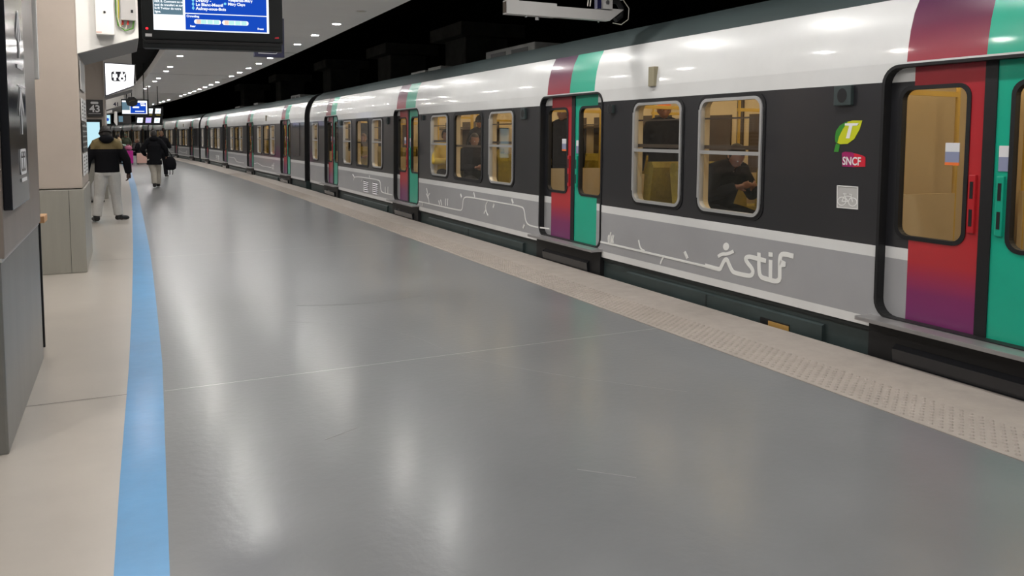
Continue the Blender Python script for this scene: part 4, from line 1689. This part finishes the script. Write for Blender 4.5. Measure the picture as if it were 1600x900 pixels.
def person(label, loc, rotz, J, mats, voxel=.012, hat=None, hair='hair', garments=('jacket', 'trousers'), coat_len=0, hood=False, curl=.6, s=1.0, yoke=None, group=None):
    """J: joints in local coordinates (facing +Y). mats: skin, jacket, trousers, shoe"""
    skin, jk, tr, sh = mats
    t = thing('person', label, 'person', loc, rotz, group)
    nk, hc, fw = V(J['neck']), V(J['head']), V(J['face'])
    pel = V(J['pelvis'])
    ch = V(J['chest'])
    b = MB()
    P = head_shape(b, hc, fw, s=s)
    b.tube([nk - V((0, 0, .06)), nk, hc - V((0, 0, .06))], [.062 * s, .055 * s, .05 * s], 12)
    b.tube([pel - V((0, 0, .04)), pel, (pel + ch) / 2, ch, nk - V((0, 0, .05))], [.12 * s, .135 * s, .12 * s, .135 * s, .07 * s], 14, flat=.72)
    for e in ('l', 'r'):
        sh_, el, wr = V(J['sh' + e]), V(J['el' + e]), V(J['wr' + e])
        b.tube([ch + (sh_ - ch) * .3, sh_], [.09 * s, .062 * s], 10)
        b.tube([sh_, (sh_ + el) / 2, el, (el + wr) / 2, wr], [.055 * s, .050 * s, .040 * s, .038 * s, .028 * s], 10)
        hd = V(J['hd' + e])
        hand(b, wr, hd, V(J['pn' + e]), 1 if e == 'r' else -1, s, curl)
        hp, kn, an, to = V(J['hp' + e]), V(J['kn' + e]), V(J['an' + e]), V(J['to' + e])
        b.tube([hp, (hp + kn) / 2, kn, kn * .6 + an * .4, an], [.088 * s, .078 * s, .056 * s, .058 * s, .038 * s], 12)
        b.tube([an, an * .6 + to * .4 - V((0, 0, .02)), to], [.038 * s, .040 * s, .030 * s], 10)
    fused(b, voxel if voxel < .01 else voxel, 'body', skin, t, 1)
    eyes = MB()
    for e in (-1, 1):
        eyes.sphere(P(e * .030, .084, .008), .010 * s, n=8)
    eyes.build('eyes', 'eye', t)
    # trousers
    g = MB()
    g.tube([pel + V((0, 0, .10)), pel, pel - V((0, 0, .08))], [.150 * s, .168 * s, .150 * s], 16, flat=.80)
    for e in ('l', 'r'):
        hp, kn, an = V(J['hp' + e]), V(J['kn' + e]), V(J['an' + e])
        g.tube([hp + (pel - hp) * .2, hp, (hp + kn) / 2, kn, kn * .5 + an * .5, an * .94 + kn * .06], [.112 * s, .112 * s, .098 * s, .080 * s, .076 * s, .072 * s], 14)
    fused(g, max(voxel, .010), 'trousers', tr, t, 2)
    # jacket
    g = MB()
    hem = pel - V((0, 0, .02 + coat_len))
    g.tube([hem, pel + V((0, 0, .03)), (pel + ch) / 2, ch, (ch + nk) / 2 + V((0, 0, .02)), nk], [.185 * s + coat_len * .08, .185 * s, .180 * s, .195 * s, .150 * s, .085 * s], 20, flat=.74)
    for e in ('l', 'r'):
        sh_, el, wr = V(J['sh' + e]), V(J['el' + e]), V(J['wr' + e])
        g.tube([ch + (sh_ - ch) * .2 + V((0, 0, .03)), sh_, (sh_ + el) / 2, el, (el + wr) / 2, wr * .97 + el * .03], [.11 * s, .092 * s, .080 * s, .068 * s, .062 * s, .052 * s], 14)
        g.tube([nk - V((0, 0, .01)), (nk + sh_) / 2 + V((0, 0, .012)), sh_ + V((0, 0, .0))], [.085 * s, .082 * s, .090 * s], 12)
    g.tube([nk - V((0, 0, .02)), nk + V((0, -.01, .05))], [.088 * s, .080 * s], 14)
    if hood:
        g.sphere(nk + V((0, -.075, .02)), .115 * s, .075 * s, .075 * s)
    fused(g, max(voxel, .010), 'jacket', [jk] + ([yoke[0]] if yoke else []), t, 3, split=(lambda c: 1 if (c.z > yoke[1] and c.z < yoke[2] + .05 and abs(c.x) < .26 and (abs(c.x) > .06 or c.z < yoke[2] - .03) and (hood is False or (c - V((0, -.1, 1.56))).length > .13)) else 0) if yoke else None)
    # shoes
    for e in ('l', 'r'):
        an, to = V(J['an' + e]), V(J['to' + e])
        d = (to - an)
        d.z = 0
        d.normalize()
        zb = min(an.z, to.z)
        base = zb - .045
        g = MB()
        a0 = an - d * .055
        pts = [V((a0.x, a0.y, base + .05)), V((an.x, an.y, base + .062)), V((an.x, an.y, base + .055)) + d * .09, V((an.x, an.y, base + .042)) + d * .16, V((an.x, an.y, base + .035)) + d * .21]
        g.tube(pts, [.040 * s, .050 * s, .048 * s, .046 * s, .028 * s], 12, flat=.85)
        g.tube([an + V((0, 0, .05)), V((an.x, an.y, base + .05))], [.052 * s, .05 * s], 12)
        o = fused(g, .009, 'shoe', sh, t, 1)
    # hair / hat
    if hair:
        g = MB()
        bm = bmesh.new()
        bmesh.ops.create_uvsphere(bm, u_segments=24, v_segments=16, radius=1)
        f = fw.normalized()
        kill = []
        for v in bm.verts:
            d = V(v.co)
            x, y, z = d
            if y > .35 and z < .42 or z < -.55:
                kill.append(v)
        bmesh.ops.delete(bm, geom=kill, context='VERTS')
        for v in bm.verts:
            x, y, z = v.co
            v.co = P(x * .083, y * .106 - .004, z * .124 + .008)
        g.bm(bm, 0, True)
        if J.get('long'):
            g.tube([P(0, -.07, .02), P(0, -.10, -.10), P(0, -.09, -.24)], [.075 * s, .085 * s, .05 * s], 14, flat=.6)
        g.build('hair', hair, t)
    if hat:
        g = MB()
        bm = bmesh.new()
        bmesh.ops.create_uvsphere(bm, u_segments=24, v_segments=16, radius=1)
        bmesh.ops.delete(bm, geom=[v for v in bm.verts if v.co.z < -.05], context='VERTS')
        for v in bm.verts:
            x, y, z = v.co
            v.co = P(x * .088, y * .112 - .004, z * .125 + .022)
        g.bm(bm, 0, True)
        g.tube([P(.088 * cos(a * pi / 10), .112 * sin(a * pi / 10) - .004, .022) for a in range(21)], .012 * s, 8)
        g.build('hat', hat, t)
    return t


def standing(h=1.75, lean=0, arms='down', feet=((-.13, 0), (.13, .0)), toe=((-.2, 1), (.25, 1))):
    k = h / 1.75
    J = dict(pelvis=(0, 0, .93 * k), chest=(0, .0, 1.30 * k), neck=(0, -.01, 1.50 * k), head=(0, .015, 1.635 * k), face=(0, 1, -.05))
    for e, sx in (('l', -1), ('r', 1)):
        i = 0 if e == 'l' else 1
        J['sh' + e] = (.185 * sx * k, -.01, 1.41 * k)
        J['el' + e] = (.27 * sx * k, -.02, 1.13 * k)
        J['wr' + e] = (.30 * sx * k, .04, .88 * k)
        J['hd' + e] = (0, .15, -1)
        J['pn' + e] = (-sx, .2, 0)
        J['hp' + e] = (.095 * sx * k, 0, .88 * k)
        fx, fy2 = feet[i]
        J['an' + e] = (fx, fy2, .085)
        J['kn' + e] = ((fx + .095 * sx * k) / 2, fy2 / 2 + .03, .48 * k)
        tx, ty = toe[i]
        L = .15 / sqrt(tx * tx + ty * ty)
        J['to' + e] = (fx + tx * L, fy2 + ty * L, .05)
    return J


def sitting(seat=.45, back=0, h=1.75):
    k = h / 1.75
    J = dict(pelvis=(0, 0, seat + .10), chest=(0, back * .5, seat + .45 * k), neck=(0, back, seat + .64 * k), head=(0, back + .03, seat + .775 * k), face=(0, 1, -.25), )
    for e, sx in (('l', -1), ('r', 1)):
        J['sh' + e] = (.18 * sx, back, seat + .57 * k)
        J['el' + e] = (.24 * sx, back + .10, seat + .32 * k)
        J['wr' + e] = (.10 * sx, .32, seat + .33 * k)
        J['hd' + e] = (-.4 * sx, 1, .2)
        J['pn' + e] = (-sx, 0, .4)
        J['hp' + e] = (.10 * sx, .03, seat + .09)
        J['kn' + e] = (.13 * sx, .45, seat + .07)
        J['an' + e] = (.12 * sx, .47, .085)
        J['to' + e] = (.13 * sx, .62, .05)
    return J


# man standing by the third pillar, seen from behind
J = standing(1.74, feet=((-.20, -.02), (.17, .04)), toe=((-.2, 1), (1, .75)))
J['hdl'] = (-.1, .1, -1)
for e, q in (('l', -1), ('r', 1)):
    J['el' + e] = (.32 * q, -.03, 1.13)
    J['wr' + e] = (.355 * q, .03, .88)
J['head'] = (-.01, .03, 1.60)
J['face'] = (-.1, 1, -.35)
m1 = person('person in black jacket with khaki shoulders and light grey trousers, back turned', (-.31, 16.38, 0), R(4), J,
            ('skin_d', 'jblack', 'greytr', 'shoe'), voxel=.007, hat='hair', hair='hair', hood=True, yoke=('khaki', 1.335, 1.485), s=1.12)
# man walking away with a bag
J = standing(1.70, feet=((.03, -.12), (.09, .16)), toe=((-.1, 1), (.15, 1)))
J['wrr'] = (.35, .04, .94)
J['elr'] = (.32, -.03, 1.15)
J['ell'] = (-.33, -.02, 1.13)
J['wrl'] = (-.24, .18, .98)
J['hdl'] = (.4, .8, -.4)
J['anl'] = (-.02, -.10, .10)
J['tol'] = (-.02, .05, .05)
J['anr'] = (.09, .18, .085)
m2 = person('person in long black hooded coat and beige trousers walking away with a bag', (.78, 26.3, 0), R(1), J,
            ('skin', 'jblack', 'beigetr', 'shoe'), voxel=.008, hair='hair', hood=True, coat_len=.19, s=1.08)
t = thing('shoulder_bag', 'black rucksack hanging from the right hand of the person in the black coat', 'bag', (1.22, 26.3, 0))
mb = MB()
mb.loft([(0, 0, .52, .09, .05), (0, 0, .56, .15, .09), (0, 0, .70, .17, .11), (0, 0, .84, .14, .09), (0, 0, .93, .07, .05)], 18)
mb.build('bag_body', 'jblack', t)
mb = MB()
mb.tube([(-.08, 0, .88), (-.10, .0, 1.0), (-.06, 0, 1.10), (.02, 0, 1.0), (.05, 0, .90)], .014, 8)
mb.build('carrying_strap', 'jblack', t)
for x in (-.03, .05):
    mb = MB()
    mb.tube([(x, -.05, .58), (x + .01, -.06, .47), (x, -.05, .38)], .010, 8)
    mb.build('hanging_strap', 'jblack', t)

# person ahead of the walking man
J = standing(1.72)
J['wrr'] = (.22, .30, 1.15)
J['elr'] = (.28, .05, 1.12)
J['hdr'] = (.2, 1, .2)
person('person mostly hidden by the black coat, brown hair, holding a white phone', (1.22, 32.5, 0), R(-5), J, ('skin', 'jblack', 'jblack', 'shoe'), hair='hair_b')
t = thing('phone', 'white phone held out by the person hidden behind the black coat', 'phone', (1.48, 32.9, 1.17))
mb = MB()
mb.box(-.08, .08, -.01, .01, -.04, .05, 0, bev=.005)
mb.build('phone_body', 'paper', t)
mb = MB()
mb.box(-.07, .07, -.012, -.009, -.03, .04)
mb.build('phone_screen', 'e_white', t)

# group far down the platform
J = standing(1.62)
J['long'] = True
J['wrr'] = (.30, .25, 1.0)
g1 = person('person with dark hair in pale fur collared mint coat standing by the magenta suitcase', (-.33, 47.6, 0), R(-60), J, ('skin', 'mint', 'jblack', 'shoe'), hair='hair', yoke=('fur', 1.2, 1.6))
J = standing(1.62)
J['wrl'] = (-.25, .3, 1.0)
person('person in dark green coat and cap standing behind the magenta suitcase', (.05, 49.5, 0), R(180), J, ('skin', 'green_d', 'jblack', 'shoe'), hair=None, hat='green_d')
J = sitting(.45)
person('seated person in black coat, brown hair, between the two suitcases', (.62, 48.4, 0), R(95), J, ('skin', 'jblack', 'jblack', 'shoe'), hair='hair_b')
t = thing('bench', 'low bench under the seated person in black coat', 'bench', (.72, 48.4, 0))
mb = MB()
mb.box(-.22, .22, -.5, .5, .36, .41, 0, bev=.01)
mb.build('seat', 'steel', t)
for yy in (-.4, .4):
    mb = MB()
    mb.box(-.18, .18, yy - .03, yy + .03, 0, .36)
    mb.build('leg', 'steel', t)


def suitcase(name, lab, x, y, w_, h, d, mat, rz=0):
    t = thing(name, lab, 'suitcase', (x, y, 0), rz)
    mb = MB()
    mb.box(-w_ / 2, w_ / 2, -d / 2, d / 2, .05, h, 0, bev=.035)
    mb.build('shell', mat, t)
    mb = MB()
    for k in range(5):
        xx = -w_ / 2 + w_ * (k + 1) / 6
        mb.box(xx - .008, xx + .008, -d / 2 - .006, d / 2 + .006, .10, h - .06)
    mb.build('ribs', mat, t)
    for xx in (-1, 1):
        for yy in (-1, 1):
            mb = MB()
            mb.cyl((xx * (w_ / 2 - .05), yy * (d / 2 - .04) - .012, .026), (xx * (w_ / 2 - .05), yy * (d / 2 - .04) + .012, .026), .026)
            mb.build('wheel', 'black', t)
    mb = MB()
    mb.tube([(-.09, 0, h - .02), (-.09, 0, h + .03), (.09, 0, h + .03), (.09, 0, h - .02)], .012, 8)
    mb.build('handle', 'casing', t)
    return t


suitcase('suitcase', 'tall magenta suitcase with a pink bag on top', .14, 47.2, .46, .74, .28, 'magcase')
suitcase('suitcase', 'smaller pale pink suitcase right of the magenta one', .80, 47.2, .52, .60, .26, 'pinkp')
t = thing('pink_bag', 'rounded pink bag resting on the magenta suitcase', 'bag', (.14, 47.2, .79))
mb = MB()
mb.loft([(0, 0, 0, .16, .10), (0, 0, .05, .19, .13), (0, 0, .15, .17, .11), (0, 0, .21, .08, .05)], 16)
mb.build('bag_body', 'pinkbag', t)
mb = MB()
mb.tube([(-.08, 0, .19), (-.05, 0, .26), (.05, 0, .26), (.08, 0, .19)], .010, 8)
mb.build('handle', 'pinkbag', t)
t = thing('white_bag', 'crumpled white bag on the floor behind the grey trouser leg at left', 'bag', (-.62, 21.2, 0))
mb = MB()
mb.box(-.14, .14, -.10, .10, 0, .04, 0, bev=.01)
mb.build('base', 'black', t)
mb = MB()
mb.loft([(0, 0, .03, .13, .09), (0, 0, .15, .15, .10), (0, 0, .42, .13, .08), (0, 0, .52, .07, .03)], 18, power=2.6)
mb.build('bag_body', 'whitebag', t)
mb = MB()
mb.tube([(-.06, 0, .5), (-.03, 0, .62), (.04, 0, .62), (.06, 0, .5)], .008, 8)
mb.build('handle', 'whitebag', t)


# passengers in the nearest car
FZ = .30


def passenger(label, x, y, rz, J, mats, **k):
    return person(label, (TX + x, y, FZ), rz, J, mats, group=None, **k)


J = sitting(.42)
J.update(face=(0, 1, -.9), chest=(0, .12, .84), neck=(0, .22, .99), head=(0, .29, 1.09))
for e, q in (('l', -1), ('r', 1)):
    J['sh' + e] = (.19 * q, .18, .93)
    J['el' + e] = (.27 * q, .25, .70)
    J['wr' + e] = (.09 * q, .42, .80)
passenger('passenger in black hunched over behind the large window nearest the camera', .50, 6.34, pi, J, ('skin', 'jblack', 'jblack', 'shoe'))
J = standing(1.70)
passenger('passenger in dark coat and orange hat behind the second large window', 1.0, 7.88, R(150), J, ('skin', 'jblack', 'jblack', 'shoe'), hair=None, hat='orange')
J = standing(1.70)
passenger('standing passenger in dark coat behind the red leaf of the second doors', .50, 9.45, R(120), J, ('skin', 'jblack', 'jblack', 'shoe'))
J = standing(1.62)
passenger('standing passenger in black beanie and dark coat behind the wide middle window', .98, 13.35, R(130), J, ('skin', 'jblack', 'jblack', 'shoe'), hair=None, hat='jblack')
J = sitting(.42)
J['long'] = True
passenger('seated passenger with long dark hair and black coat below the one in the beanie', .45, 12.43, pi, J, ('skin', 'jblack', 'jblack', 'shoe'))
J = sitting(.50)
passenger('seated passenger in yellow top behind the narrow window beside the third doors', .30, 13.35, pi, J, ('skin', 'yellowc', 'jblack', 'shoe'))
J = sitting(.42)
J['long'] = True
passenger('seated passenger with long brown hair behind the wide window above the louvres', .40, 19.2, pi, J, ('skin', 'brown', 'jblack', 'shoe'), hair='hair_b')
